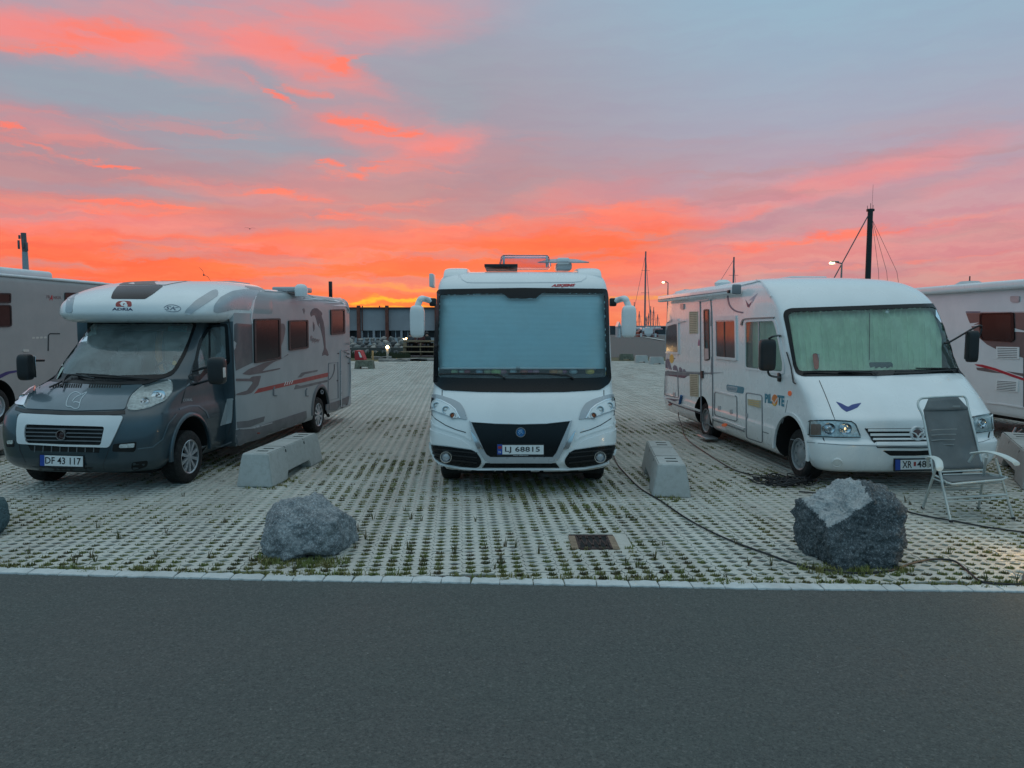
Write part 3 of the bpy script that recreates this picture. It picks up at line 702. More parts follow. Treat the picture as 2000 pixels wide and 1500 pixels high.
for (px, py, rx) in ((590, 1102, 75), (545, 1094, 45), (640, 1098, 40), (1640, 1118, 60), (1720, 1116, 60), (1600, 1108, 40), (520, 950, 40), (560, 938, 30), (1300, 972, 30)):
    for _ in range(int(rx*.9)):
        p = G(px+rg.uniform(-rx, rx), py+rg.uniform(-6, 7)); sp.append((p.x, p.y, rg.randint(4, 10), rg.uniform(.02, .05), .02))
for _ in range(60):
    X = rg.uniform(-4.5, 4.5); Y = kerb_y(X)+KW+abs(rg.gauss(0, 1.1)); sp2.append((X, Y, 7, rg.uniform(.05, .10), .010))
tufts('grass', sp, grassm)
tufts('dry_weeds', sp2, mat('dry_weed', (.13, .095, .05), .9, col2=(.09, .10, .03), scale=8))['label'] = 'dry brownish weeds and moss among the pavers'
# strip of grass and stones beyond the far edge of the parking area
gs = sheet('grass_strip', [(-45, 42.2), (45, 42.2), (45, 47), (-45, 47)], grassd, -.015)
sheet('quay_ground', [(-3000, 47), (3000, 47), (3000, 169.5), (-3000, 169.5)], mat('quay_asphalt', (.075, .078, .082), .9, var=.2, scale=.2, bump=.2, bscale=10), -.03)

# drain grate
gr = thing('drain_grate', 'rusty iron drain grate set in the pavers before the middle camper', 'drain cover', ((gx0+gx1)/2, (gy0+gy1)/2, 0))
rust = mat('rusty_iron', (.07, .038, .032), .8, var=.5, scale=20, bump=.5); sandc = mat('sandstone_collar', (.30, .215, .15), .9, var=.3, scale=15)
gw, gl = gx1-gx0, gy1-gy0
bm = bmesh.new()
add_box(bm, (0, 0, .0035), (gw*.66, gl*.92, .002)); obj('pit', bm, wellm, gr, 0)
bm = bmesh.new()
for sx_ in (-1, 1): add_box(bm, (sx_*gw*.335, 0, .0), (.018, gl*.95, .022))
for sy_ in (-1, 1): add_box(bm, (0, sy_*gl*.46, .0), (gw*.67, .018, .022))
obj('frame', bm, rust, gr, 0)
for k in range(9): box('bar', (-gw*.29+k*gw*.58/8, 0, -.001), (.014, gl*.86, .018), rust, gr, rot=Matrix.Rotation(R(8 if k % 2 else -8), 3, 'Z'))
for sx_ in (-1, 1): box('collar', (sx_*gw*.43, 0, -.004), (gw*.15, gl*.95, .026), sandc, gr, bev=.004)
box('back_edge', (0, gl*.53, -.003), (gw*.98, .03, .022), rust, gr)
box('surround', (0, 0, -.012), (gw+.26, gl+.20, .014), pavm, gr)
# ------------------------------------------------------------------ middle motorhome
def mir(pts, c=1021.5): return [(2*c-x, y) for x, y in pts]
def plate(sh, poly_holder, poly_white, poly_blue, txt, tq, m=platew, fat=.01):
    sh.flat(poly_holder, (0, -1, 0)); h = sh.patch('number_plate', poly_holder, blk, .0, .014, step=30)
    sh.patch('plate_face', poly_white, m, .014, .002, parent=h, step=30)
    sh.patch('country_band', poly_blue, plateb, .014, .0025, parent=h, step=30)
    sh.text('registration', txt, tq, inkm, .0185, parent=h, fat=fat); return h
def chassis(root, w, y0, y1, z0=.2, z1=.5):
    box('underbody', (0, (y0+y1)/2, (z0+z1)/2+.03), (w, y1-y0, z1-z0), wellm, root, bev=.02)

mh = thing('motorhome', 'white integrated motorhome seen head-on in the middle, pleated blind behind its windscreen', 'motorhome', (.135, 8.6, 0))
sh = Shell(mh)
body = stack('body', [(.29, .93, .16, .30, 2.6), (.33, 1.0, .06, .34, 2.8), (.42, 1.07, .0, .38, 3.0), (.55, 1.115, .0, .40, 3.0), (.75, 1.128, .015, .42, 3.0), (.95, 1.125, .07, .45, 3.0), (1.12, 1.12, .16, .46, 3.0), (1.28, 1.115, .30, .44, 3.2),
    (1.6, 1.11, .40, .42, 3.6), (2.0, 1.10, .52, .40, 3.8), (2.35, 1.09, .64, .38, 4.0), (2.5, 1.075, .72, .36, 4.2), (2.60, 1.05, .84, .36, 4.2), (2.665, 1.0, 1.0, .34, 4.0), (2.70, .93, 1.2, .3, 4.0), (2.71, .85, 1.35, .3, 4)], white, mh, 7.1)
for s_ in (-1, 1):
    rd = catmull([(s_*.90, .98, 2.60), (s_*.90, 1.08, 2.68), (s_*.90, 1.30, 2.725), (s_*.90, 1.7, 2.74), (s_*.90, 2.6, 2.73), (s_*.90, 5.5, 2.69)], 4)
    bm = bmesh.new(); n = 24; rings = []
    for i, p in enumerate(rd):
        rings.append([bm.verts.new((p[0]-s_*.035+.15*math.copysign(abs(math.cos(q*6.2832/n))**.6, math.cos(q*6.2832/n)), p[1], p[2]+.032*math.copysign(abs(math.sin(q*6.2832/n))**.6, math.sin(q*6.2832/n)))) for q in range(n)])
    for a, b in zip(rings, rings[1:]):
        for q in range(n): bm.faces.new((a[q], a[(q+1) % n], b[(q+1) % n], b[q]))
    bm.faces.new(rings[0][::-1]); bm.faces.new(rings[-1]); bmesh.ops.recalc_face_normals(bm, faces=bm.faces[:]); obj('roof_shoulder', bm, white, mh, 50)
sh.add(body); sh.done()
wso = rnd(Z3([(154, 640), (165, 330), (174, 268), (690, 260), (1200, 265), (1209, 320), (1215, 640), (1226, 812), (1214, 842), (1165, 880), (950, 893), (700, 896), (430, 893), (200, 882), (157, 845), (145, 812)]), 6)
wsi = rnd(Z3([(186, 302), (560, 292), (580, 302), (602, 322), (772, 322), (798, 300), (815, 290), (1188, 292), (1196, 600), (1197, 800), (1100, 806), (690, 812), (300, 806), (178, 802), (178, 600)]), 4)
cut(body, [sh.cutter(wsi, 1, -.5, 1.35)], interm)
fr = sh.patch('windscreen_frame', wso, blkgloss, .002, .012, holes=[wsi], step=9)
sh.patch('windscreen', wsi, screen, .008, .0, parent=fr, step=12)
# blind, shelf and the things on the dashboard
def pleats(sh, name, quad, inward, m, rows, amp=.006, parent=None, cols=14, vert=False, wave=0):
    TL, TR, BR, BL = [Vector(q) for q in quad]; v = []; f = []
    R_, C_ = (rows*2, cols) if not vert else (8, rows*2)
    for i in range(R_+1):
        for j in range(C_+1):
            a, b = j/C_, i/R_; p = (TL*(1-a)+TR*a)*(1-b)+(BL*(1-a)+BR*a)*b
            c, n = sh.hit(p.x, p.y); k = (i if not vert else j)
            am = amp*(1 if k % 2 else -1)*(1 if not wave else (.5+.9*abs(noise.noise(Vector((k*.37, wave, i*.15))))))
            v.append(c+Vector(inward)*1.0+Vector((0, am, 0)))
    for i in range(R_):
        for j in range(C_): f.append([i*(C_+1)+j, i*(C_+1)+j+1, (i+1)*(C_+1)+j+1, (i+1)*(C_+1)+j])
    return fromlists(name, v, f, m, parent or sh.root, 60 if vert else 20)
bl = pleats(sh, 'pleated_blind', Z3([(170, 286), (1205, 280), (1208, 752), (168, 752)]), (0, .07, 0), blindm, 62, .006)
cB = [sh.hit(*Z3([(x, 750)])[0])[0]+Vector((0, .06, 0)) for x in range(180, 1200, 60)]
tube('blind_rail', cB, .012, white2, bl)
box('blind_clip', sh.hit(*Z3([(662, 745)])[0])[0]+Vector((0, .045, 0)), (.05, .02, .03), alu, bl, .004)
tube('blind_top_rail', [sh.hit(*Z3([(x, 300)])[0])[0]+Vector((0, .06, -.004)) for x in range(190, 1200, 60)], .012, white2, bl)
zq = sh.hit(*Z3([(690, 770)])[0])[0]; ds = box('dashboard', (0, zq.y+.42, zq.z-.07), (2.0, .56, .08), dashm, mh, .02)
rr_ = random.Random(5)
for x, c, s_ in ((275, (.42, .55, .28), .9), (320, (.5, .6, .5), .7), (352, (.45, .1, .12), .8), (425, (.35, .5, .6), .9), (475, (.5, .55, .3), .9), (530, (.42, .62, .2), 1.35), (572, (.55, .2, .25), .9), (632, (.45, .6, .62), .9), (700, (.6, .12, .08), 1.1), (735, (.45, .08, .2), .9), (770, (.7, .3, .4), .9),
        (880, (.75, .28, .08), 1.2), (915, (.7, .35, .15), .9), (945, (.5, .15, .25), .7), (1000, (.5, .62, .65), 1.0), (1100, (.8, .55, .08), 1.15)):
    c_, _ = sh.hit(*Z3([(x, 768)])[0]); r_ = .028*s_*1.25; dd = (sh.I.to_3x3() @ pdir(*Z3([(x, 768)])[0])).normalized(); c_ = c_+dd*.12
    bm = bmesh.new(); bmesh.ops.create_uvsphere(bm, u_segments=14, v_segments=9, radius=r_)
    bmesh.ops.scale(bm, vec=(1.45, 1, 1), verts=bm.verts[:]); bmesh.ops.translate(bm, vec=(c_.x, c_.y, c_.z), verts=bm.verts[:])
    e = obj('ornament', bm, mat('ornament_%d' % x, c, .4, var=.25, scale=30), None, 60); e.location = mh.location
    lab = {275: 'pale green egg-shaped ornament, leftmost of the row behind the windscreen', 320: 'small grey-green ornament second from the left behind the windscreen', 352: 'dark red ornament between pale green and blue ones', 425: 'pale blue ornament left of the large lime one',
        475: 'yellow-green ornament just left of the large lime one', 530: 'largest lime green ornament behind the windscreen, left of the clip', 572: 'pink-red ornament touching the large lime one', 632: 'pale blue-grey ornament beside the blind clip', 700: 'large scarlet ornament right of the blind clip', 735: 'dark magenta ornament between scarlet and pink ones',
        770: 'light pink ornament near the middle of the row', 880: 'large orange ornament in the right half of the row', 915: 'smaller amber ornament touching the orange one', 945: 'small plum ornament right of the amber one', 1000: 'pale blue ornament between plum and yellow ones', 1100: 'yellow ornament, rightmost of the row behind the windscreen'}[x]
    tag(e, lab, 'ornament', 'coloured ornaments behind the middle windscreen')
sheath = sh.text('lettering', 'ASKJEMS', Z3([(866, 236), (1012, 233), (1010, 254), (864, 257)]), redtext, .006, shear=.3, fat=.05)
for pts in (((190, 784), (330, 783), (545, 788)), ((600, 783), (780, 781), (960, 791))):
    P = [sh.hit(*Z3([p])[0]) for p in pts]; P = [c+n*.03 for c, n in P]
    w_ = tube('wiper', catmull(P, 5), .009, blk, mh, 6)
    a = Z3([(pts[2][0]-40, pts[2][1]+1), (pts[2][0]-6, pts[2][1]), (pts[2][0]+40, pts[2][1]+24)]); tube('arm', [sh.hit(*q)[0]+sh.hit(*q)[1]*.04 for q in a], .011, blk, w_, 6)
# bonnet seams, swages
for f_ in (lambda p: p, mir):
    sh.strip('panel_seam', f_(Z3([(199, 882), (199, 935)])), 1.4, seam)
    sh.strip('panel_seam', f_(B4([(110, 300), (118, 350), (155, 392), (250, 452), (350, 495), (450, 524)])), 1.6, seam)
    hh = sh.patch('headlight', f_(rnd(B4([(82, 148), (180, 156), (330, 204), (400, 240), (437, 300), (468, 402), (395, 388), (350, 392), (230, 350), (106, 305)]), 5)), silver, .004, .010, step=5)
    sh.patch('lamp_housing', f_(rnd(B4([(108, 184), (125, 184), (210, 216), (300, 262), (345, 305), (385, 376), (345, 386), (235, 342), (112, 296)]), 4)), white, .013, .004, parent=hh, step=6)
    sh.strip('chrome_line', f_(B4([(120, 182), (150, 196), (215, 214), (300, 258), (350, 300), (392, 380), (400, 384)])), 2.0, chrome, .018, .004, parent=hh, step=5)
    sh.strip('dark_gap', f_(B4([(106, 180), (106, 240), (112, 292)])), 2.2, blkgloss, .018, .002, parent=hh, step=5)
    for (lx, ly, lr, cr) in ((165, 262, 38, lampglass), (256, 301, 40, lampglass), (322, 358, 33, amber)):
        q = f_(B4([(lx, ly)]))[0]; L_ = sh.lamp('lamp', q[0], q[1], lr/5, chrome if cr is not amber else silver, cr, .035, parent=hh, tilt=(0, -1, .1))
    inl = f_(rnd(B4([(92, 642), (300, 664), (527, 697), (575, 745), (608, 806), (572, 864), (400, 854), (250, 826), (140, 782), (105, 720)]), 6))
    it = sh.patch('air_inlet', inl, blkgloss, .006, .004, step=5)
    for yy in (705, 748, 795): sh.strip('louvre', f_(B4([(120, yy-26), (330, yy-4), (560, yy+18)])), 2.2, blk, .010, .012, parent=it)
    q = f_(B4([(258, 757)]))[0]; sh.lamp('fog_lamp', q[0], q[1], 62/5, chrome, silver, .06, tilt=(0, -1, 0))
    # sculpted swage above the inlet
    sh.patch('bumper_swage', f_(rnd(B4([(56, 470), (110, 500), (260, 548), (400, 590), (470, 640), (522, 690), (300, 655), (88, 632), (56, 600)]), 8)), white, .002, .008, step=6)
    # upper ledge catching the light
    sh.strip('bumper_crease', f_(B4([(50, 400), (100, 440), (200, 480), (330, 520), (440, 560), (500, 600)])), 3.0, white, .0, .008)
inn = B4([(985, 866), (606, 866), (622, 818), (609, 806), (572, 866), (400, 857), (250, 830), (138, 786), (102, 722), (90, 642)])
lo = B4([(56, 622), (66, 700), (100, 790), (180, 862), (330, 905), (570, 915), (605, 886), (985, 888)]); up = B4([(90, 642), (102, 722), (138, 786), (250, 830), (400, 857), (572, 868), (606, 868), (985, 868)])
sh.patch('bumper_lip', lo+mir(lo)[::-1][1:]+mir(up)+up[::-1][1:], white, .002, .03, step=5)
sh.patch('lower_slot', B4([(640, 822), (1330, 822), (1362, 864), (608, 864)]), blkgloss, .006, .002, step=6)
grl = B4([(505, 426), (740, 442), (985, 447), (1230, 442), (1464, 416), (1330, 722), (1296, 762), (690, 762), (655, 740), (630, 700)])
sur = B4([(484, 408), (505, 424), (740, 438), (985, 443), (1230, 438), (1462, 414), (1485, 406), (1420, 640), (1398, 695), (1345, 792), (1290, 816), (690, 816), (635, 792), (570, 690), (545, 640)])
sg = sh.patch('grille_surround', sur, silver, .0, .028, holes=[grl], step=8)
for f_ in (lambda p: p, mir): sh.patch('chrome_blade', f_(B4([(497, 500), (545, 560), (622, 682), (568, 680), (530, 600)])), chrome, .028, .006, parent=sg, step=8)
sh.patch('grille', grl, blkgloss, .005, .0, step=8)
em = sh.lamp('emblem', *B4([(985, 520)])[0], 10.5, chrome, mat('emblem_blue', (.02, .17, .42), .3), .03, tilt=(0, -1, .05), inner='blue_disc')
for q in (((960, 528), (975, 512), (1000, 510)), ((968, 540), (990, 522), (1008, 534)), ((962, 505), (985, 500), (1000, 498))): sh.strip('emblem_mark', B4(list(q)), 1.0, mat('emblem_pale', (.3, .5, .7), .4), .034, .0015, parent=em, step=4)
pl = plate(sh, B4([(752, 634), (1214, 634), (1214, 762), (752, 762)]), B4([(806, 645), (1208, 645), (1208, 735), (806, 735)]), B4([(757, 638), (804, 638), (804, 735), (757, 735)]), 'LJ 68815', B4([(832, 660), (1172, 660), (1172, 724), (832, 724)]))
sh.text('plate_text', 'www.askjems.no', B4([(912, 740), (1060, 740), (1060, 752), (912, 752)]), platew, .0165, parent=pl)
sh.patch('flag', B4([(764, 655), (798, 655), (798, 680), (764, 680)]), redm, .0170, .0012, parent=pl, step=30)
sh.text('country_letter', 'N', B4([(770, 702), (790, 702), (790, 722), (770, 722)]), platew, .0185, parent=pl); sh.plane = None
# forehead recess line
sh.strip('roof_crease', B8([(352, 192), (366, 262), (395, 315), (440, 340), (520, 343), (980, 342), (1420, 338), (1500, 330), (1545, 300), (1575, 230), (1585, 190)]), 1.8, white2, .0, .006, step=6)
# mirrors on drooping arms
for s_, f_ in ((1, lambda p: p), (-1, mir)):
    q = f_([(840, 590), (815, 628)]); rt = AT(q[0][0], q[0][1], 9.15)-mh.location; mc = AT(q[1][0], q[1][1], 8.95)-mh.location
    P = [rt+Vector((s_*.05, .05, 0)), rt+Vector((-s_*.04, 0, .03)), Vector(((rt.x+mc.x)/2-s_*.02, mc.y+.04, rt.z+.035)), Vector((mc.x+s_*.02, mc.y+.02, rt.z-.01)), Vector((mc.x, mc.y, mc.z+.17))]
    ar = tube('mirror_arm', catmull(P, 6), .038, white, mh, 12)
    pod('mirror_shell', mc, (.172, .15, .385), white, ar)
    box('mirror_glass', mc+Vector((0, .068, 0)), (.13, .006, .32), chrome, ar, .002)
    box('mirror_base', rt+Vector((s_*.03, .05, 0)), (.08, .1, .1), blk, ar, .015)
# roof gear: open clear dome, dish, solar panel, awning end
def roofbox(name, x0, x1, y0, y1, depth, dl, m, parent, bev=.01, taper=None):
    a, b = AT(x0, y0, depth), AT(x1, y1, depth)
    c = (a+b)/2-parent.location; return box(name, c+Vector((0, dl/2, 0)), (abs(b.x-a.x), dl, abs(a.z-b.z)), m, parent, bev, taper=taper)
dm = roofbox('skylight_dome', 973, 1078, 497, 522, 10.4, .55, acryl, mh, .03, .88)
for xx in (984, 1068): roofbox('strut', xx-2, xx+2, 500, 522, 10.38, .03, alu, mh, .002)
roofbox('solar_panel', 946, 1011, 515.5, 521, 10.0, .9, blk, mh, .004)
ds_ = AT(1100, 513.5, 10.6)-mh.location
sd_ = lathe('satellite_dish', [(.001, .035), (.2, .03), (.36, .0), (.37, .012), (.2, .05), (.001, .06)], silver, mh, Matrix.Translation(ds_) @ Matrix.Rotation(R(4), 4, 'X'), 40)
box('dish_mount', ds_+Vector((-.02, -.25, 0.0)), (.17, .2, .085), white2, sd_, .02); box('dish_foot', ds_+Vector((0, 0, -.06)), (.22, .4, .10), white2, sd_, .03)
roofbox('awning_end', 838, 846, 534, 560, 9.9, .3, white2, mh, .01)
for (x, y) in ((.93, 1.05), (-.93, 1.05), (.95, 4.9), (-.95, 4.9)): wheel(mh, x, y, 1 if x > 0 else -1, .335, .23, 'steel')
chassis(mh, 2.0, .45, 6.9, .15, .5)
wl = box('wheel_house', (0, 1.05, .42), (2.05, .9, .3), wellm, mh)

# ------------------------------------------------------------------ left motorhome: dark cab, white low-profile coachwork
aL = -math.atan(.0846)
lm = thing('motorhome', 'white low-profile motorhome with a dark grey van cab and a leaping dolphin on its side', 'motorhome', (-5.185, 8.52, 0), aL)
sh = Shell(lm)
cab = stack('cab', [(.27, .88, .16, .40, 2.3), (.33, .95, .06, .42, 2.4), (.42, 1.0, .01, .44, 2.5), (.6, 1.02, .0, .45, 2.5), (.8, 1.03, .02, .45, 2.5), (.93, 1.02, .06, .44, 2.5), (1.0, 1.0, .12, .42, 2.4), (1.08, .99, .24, .40, 2.3), (1.18, .985, .46, .38, 2.3), (1.26, .98, .74, .36, 2.3), (1.32, .965, .92, .34, 2.4),
    (1.5, .93, 1.09, .32, 2.6), (1.8, .86, 1.38, .3, 2.8), (2.03, .80, 1.60, .28, 3.0), (2.10, .76, 1.70, .28, 3.0)], darkgrey, lm, 2.6)
hous = stack('coachwork', [(.30, 1.13, 1.92, .05, 3), (.36, 1.15, 1.90, .05, 3), (1.2, 1.15, 1.90, .05, 3), (2.0, 1.15, 1.90, .05, 3), (2.35, 1.145, 1.95, .1, 3), (2.47, 1.12, 2.1, .2, 3), (2.55, 1.04, 2.3, .3, 3), (2.58, .92, 2.5, .3, 3), (2.59, .7, 2.7, .3, 3)], sidegrey, lm, 7.55, ks=3, rr=.25, ns=12)
over = stack('overcab', [(2.04, .96, 1.44, .55, 3.0), (2.055, 1.04, 1.32, .62, 3.0), (2.09, 1.10, 1.24, .66, 3.0), (2.16, 1.145, 1.20, .68, 3.0), (2.26, 1.157, 1.22, .70, 2.9), (2.38, 1.145, 1.34, .74, 2.8), (2.47, 1.11, 1.52, .8, 2.7), (2.55, 1.05, 1.76, .85, 2.6), (2.61, .95, 2.02, .85, 2.5), (2.645, .80, 2.35, .7, 2.5), (2.655, .6, 2.6, .45, 2.5)], white, lm, 3.35, rr=.06)
over.data.materials.append(sidegrey)
for p_ in over.data.polygons:
    if p_.center.y > 2.62 and abs(p_.normal.x) > .45: p_.material_index = 1
for o_ in (cab, hous, over): sh.add(o_)
sh.done()
cab_sh = Shell(lm); cab_sh.add(cab); cab_sh.done()
wsI = rnd(Z1([(372, 516), (1014, 516), (985, 600), (955, 670), (905, 757), (862, 780), (600, 788), (400, 785), (262, 765), (222, 740), (232, 715), (290, 640)]), 6)
cut(cab, [cyl_x(.93, .40, .455, .66, 1.4), cyl_x(.93, .40, .455, -1.4, -.66)], wellm); cuts = []
wc = cab_sh.cutter(wsI, 1, -.5, 2.5); cuts.append(wc)
dwin = rnd(Z2([(112, 628), (140, 520), (190, 440), (278, 428), (288, 640), (180, 655), (120, 735)]), 5)
cuts.append(sh.cutter(rnd(Z2([(118, 622), (142, 525), (192, 446), (274, 434), (284, 636), (180, 650), (122, 725)]), 5), 0, .6, 1.4))
cut(cab, cuts, interm)
for p_ in hous.data.polygons:
    if p_.normal.y < -.7 and p_.center.z < 2.05: p_.material_index = 1
hous.data.materials.append(darkgrey)
cut(hous, [cyl_x(5.42, .42, .43, .75, 1.4), cyl_x(5.42, .42, .43, -1.4, -.75)], wellm); cut(hous, [(lambda bm: (add_box(bm, (0, 1.7, 1.3), (1.95, 1.9, 1.9)), bm)[1])(bmesh.new())], interm)
wsO = rnd(Z1([(362, 500), (1032, 510), (1000, 600), (975, 672), (930, 752), (900, 785), (850, 802), (620, 822), (400, 812), (190, 796), (195, 772), (245, 690), (310, 590)]), 6)
fr = cab_sh.patch('windscreen_frame', wsO, blkgloss, .001, .006, holes=[wsI], step=9)
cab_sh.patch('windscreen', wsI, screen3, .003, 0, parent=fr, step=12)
cab_sh.patch('wiper_cowl', rnd(Z1([(190, 798), (400, 814), (620, 824), (840, 806), (780, 830), (740, 836), (460, 832), (320, 826), (180, 808)]), 3), blk, .001, .01, step=8)
# cab interior
box('dashboard', (0, 1.25, 1.20), (1.7, .6, .12), dashm, lm, .04)
lin_ = box('rear_lining', (0, 2.44, 1.61), (1.44, .03, .76), interm, lm)
for x0, x1 in ((-.70, -.24), (-.10, .36), (.44, .71)): box('lining_panel', ((x0+x1)/2, 2.36, 1.58), (x1-x0, .03, .66), paleint, lin_, .01)
for x0 in (-.46, .46):
    s1 = box('seat', (x0, 1.95, 1.28), (.46, .14, .62), mat('seat_cloth', (.16, .2, .2), .9), lm, .06, rot=Matrix.Rotation(R(-12), 3, 'X')); box('headrest', (x0, 2.02, 1.66), (.26, .1, .16), MATS['seat_cloth'], s1, .04)
mt = Matrix.Translation((.50, 1.42, 1.36)) @ Matrix.Rotation(R(-58), 4, 'X')
stw = tube('steering_wheel', [mt @ Vector((.185*math.cos(a*math.pi/12), .185*math.sin(a*math.pi/12), 0)) for a in range(25)], .016, blk, lm, 8)
bm = bmesh.new(); add_tube(bm, [mt @ Vector((-.17, 0, 0)), mt @ Vector((0, .0, -.03)), mt @ Vector((.17, 0, 0))], .02, 6); add_tube(bm, [mt @ Vector((0, 0, -.03)), mt @ Vector((0, -.17, 0))], .02, 6); obj('steering_spoke', bm, blk, stw)
tube('orange_strap', catmull([(.10, 1.95, 2.0), (.16, 1.75, 1.72), (.26, 1.6, 1.50), (.36, 1.5, 1.36)], 5), [.05, .05]+[.045]*8+[.03]*6, orangecl, lm, 8)
box('upper_locker', (0, 1.92, 2.0), (1.5, .3, .14), mat('brown_locker', (.09, .05, .035), .6), lm, .02)
cab_sh.patch('name_card', Z1([(392, 524), (482, 524), (478, 552), (390, 552)]), mat('card_teal', (.12, .38, .40), .5), -.012, .002, step=14)
nc = cab_sh.patch('name_card', Z1([(880, 524), (980, 526), (975, 556), (876, 550)]), MATS['card_teal'], -.012, .002, step=14)
cab_sh.text('card_text', 'STEEN', Z1([(905, 530), (966, 532), (964, 552), (902, 548)]), navy, -.006, parent=nc)
cab_sh.patch('sticker', Z1([(248, 712), (288, 712), (284, 724), (246, 724)]), paleint, -.006, .001, step=14)
cab_sh.patch('sticker', Z1(circ(912, 719, 12)), yelm, -.006, .001, step=14)
for a, b, c in (((222, 728), (300, 760), (375, 792)), ((405, 785), (540, 792), (780, 815))):
    P = [cab_sh.hit(*Z1([q])[0]) for q in (a, b, c)]; tube('wiper', catmull([p+n*.03 for p, n in P], 5), .011, blk, lm, 6)
P = [cab_sh.hit(*Z1([q])[0]) for q in ((300, 758), (370, 795), (500, 818))]; tube('wiper_arm', catmull([p+n*.045 for p, n in P], 5), .012, blk, lm, 6)
# bonnet
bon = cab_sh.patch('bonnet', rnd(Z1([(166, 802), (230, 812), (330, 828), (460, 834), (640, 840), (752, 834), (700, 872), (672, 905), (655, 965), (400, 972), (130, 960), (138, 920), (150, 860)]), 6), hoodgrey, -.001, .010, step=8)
for x0, x1 in ((282, 436), (470, 643)):
    n = 13
    for k in range(n):
        x = x0+(x1-x0)*k/n; cab_sh.patch('vent_slot', Z1([(x, 834), (x+7, 834), (x+1, 854), (x-6, 853)]), wellm, .011, .001, parent=bon, step=20)
cab_sh.strip('bonnet_gap', Z1([(82, 958), (130, 972), (250, 980), (400, 985), (560, 985), (655, 978)]), 7, blk, .0, .006, step=8)
fishm = mat('pale_outline', (.45, .52, .55), .4)
cab_sh.strip('outline_emblem', Z1(catmull([(432, 893), (400, 875), (370, 888), (352, 920), (350, 948), (372, 952), (392, 962), (412, 958), (418, 940), (425, 915), (440, 895), (455, 876), (430, 888), (395, 905), (380, 925)], 4)), 1.3, fishm, .0115, .001, parent=bon, step=4)
cab_sh.strip('outline_emblem', Z1(catmull([(385, 930), (400, 928), (418, 932)], 4)), 1.5, fishm, .0115, .001, parent=bon, step=4)
def hl(name, outer, shp, lamps, parent, ring=silver, side=blkgloss):
    h = shp.patch(name, outer, lampglass, .0, .004, step=6)
    for (x, y, r) in lamps: 
        c, n = shp.hit(x, y); mt = Matrix.Translation(c+n*.004) @ (n*.55+Vector((0, -1, 0))*.45).normalized().to_track_quat('Z', 'Y').to_matrix().to_4x4(); w = (shp.M @ c).y; R_ = r/F*w
        lathe('reflector', [(R_*.30, .004), (R_*.42, .022), (R_*.30, .03), (R_*.55, .006), (R_*.92, .02), (R_, .026), (R_*1.02, .0)], chrome, h, mt, 20)
    shp.patch('clear_cover', outer, lens, .034, 0, parent=h, step=6); return h
hl('headlight', rnd(Z1([(664, 964), (690, 900), (745, 852), (880, 813), (903, 830), (905, 868), (868, 915), (780, 955), (710, 968)]), 5), cab_sh, [tuple(Z1([(762, 924)])[0])+(8,), tuple(Z1([(830, 895)])[0])+(13,)], lm)
hl('headlight', rnd(Z1([(86, 945), (98, 895), (135, 828), (165, 810), (190, 848), (152, 900), (132, 952)]), 4), cab_sh, [tuple(Z1([(125, 905)])[0])+(7,)], lm)
sur = rnd(Z1([(110, 988), (330, 998), (648, 1000), (612, 1080), (572, 1162), (330, 1156), (96, 1142), (92, 1080), (98, 1010)]), 6); gri = rnd(Z1([(140, 1042), (330, 1048), (550, 1054), (530, 1150), (330, 1146), (142, 1138), (132, 1090)]), 5)
gs_ = cab_sh.patch('grille_surround', sur, white2, .0, .02, holes=[gri], step=7)
gg = cab_sh.patch('grille', gri, wellm, .002, 0, step=10)
for k in range(4):
    y = 1066+k*20; cab_sh.strip('grille_slat', Z1([(137, y-4), (330, y), (540-k*3, y+4)]), 2.2, skirtgrey, .004, .012, parent=gg, step=10)
cab_sh.lamp('emblem', *Z1([(331, 1095)])[0], 28/2.68, chrome, mat('emblem_dark', (.05, .02, .02), .3), .05, tilt=(0, -1, 0), inner='emblem_disc')
lg = cab_sh.patch('lower_grille', Z1([(146, 1150), (524, 1162), (518, 1190), (162, 1178)]), wellm, .002, 0, step=10)
for k in range(8): cab_sh.strip('grille_bar', Z1([(185+k*44, 1150), (183+k*44, 1186)]), 1.6, skirtgrey, .003, .006, parent=lg, step=10)
cab_sh.strip('bumper_seam', Z1([(92, 990), (90, 1080), (105, 1180), (135, 1240)]), 1.6, seam); cab_sh.strip('bumper_seam', Z1([(572, 1165), (560, 1200), (540, 1250), (548, 1300)]), 1.2, seam)
fg = cab_sh.patch('fog_lamp', rnd(Z1([(592, 1145), (715, 1132), (710, 1175), (700, 1186), (588, 1184)]), 3), wellm, .001, .003, step=8); cab_sh.patch('lens', rnd(Z1([(626, 1146), (706, 1140), (702, 1162), (624, 1165)]), 3), lampglass, .004, .008, parent=fg, step=8)
fg = cab_sh.patch('fog_lamp', rnd(Z1([(32, 1128), (75, 1124), (75, 1160), (36, 1160)]), 3), wellm, .001, .003, step=8); cab_sh.patch('lens', rnd(Z1([(40, 1126), (70, 1124), (70, 1144), (42, 1144)]), 2), lampglass, .004, .008, parent=fg, step=8)
cab_sh.patch('tow_hole', rnd(Z1([(690, 1240), (775, 1230), (770, 1262), (700, 1284), (686, 1272)]), 5), wellm, .001, .002, step=8)
cab_sh.strip('bumper_crease', Z1([(720, 1170), (800, 1160), (850, 1120), (880, 1040), (925, 985)]), 2.0, hoodgrey, .0, .006)
cab_sh.patch('lower_slot', Z1([(170, 1262), (330, 1270), (490, 1266), (470, 1290), (200, 1282)]), blk, .001, .002, step=10)
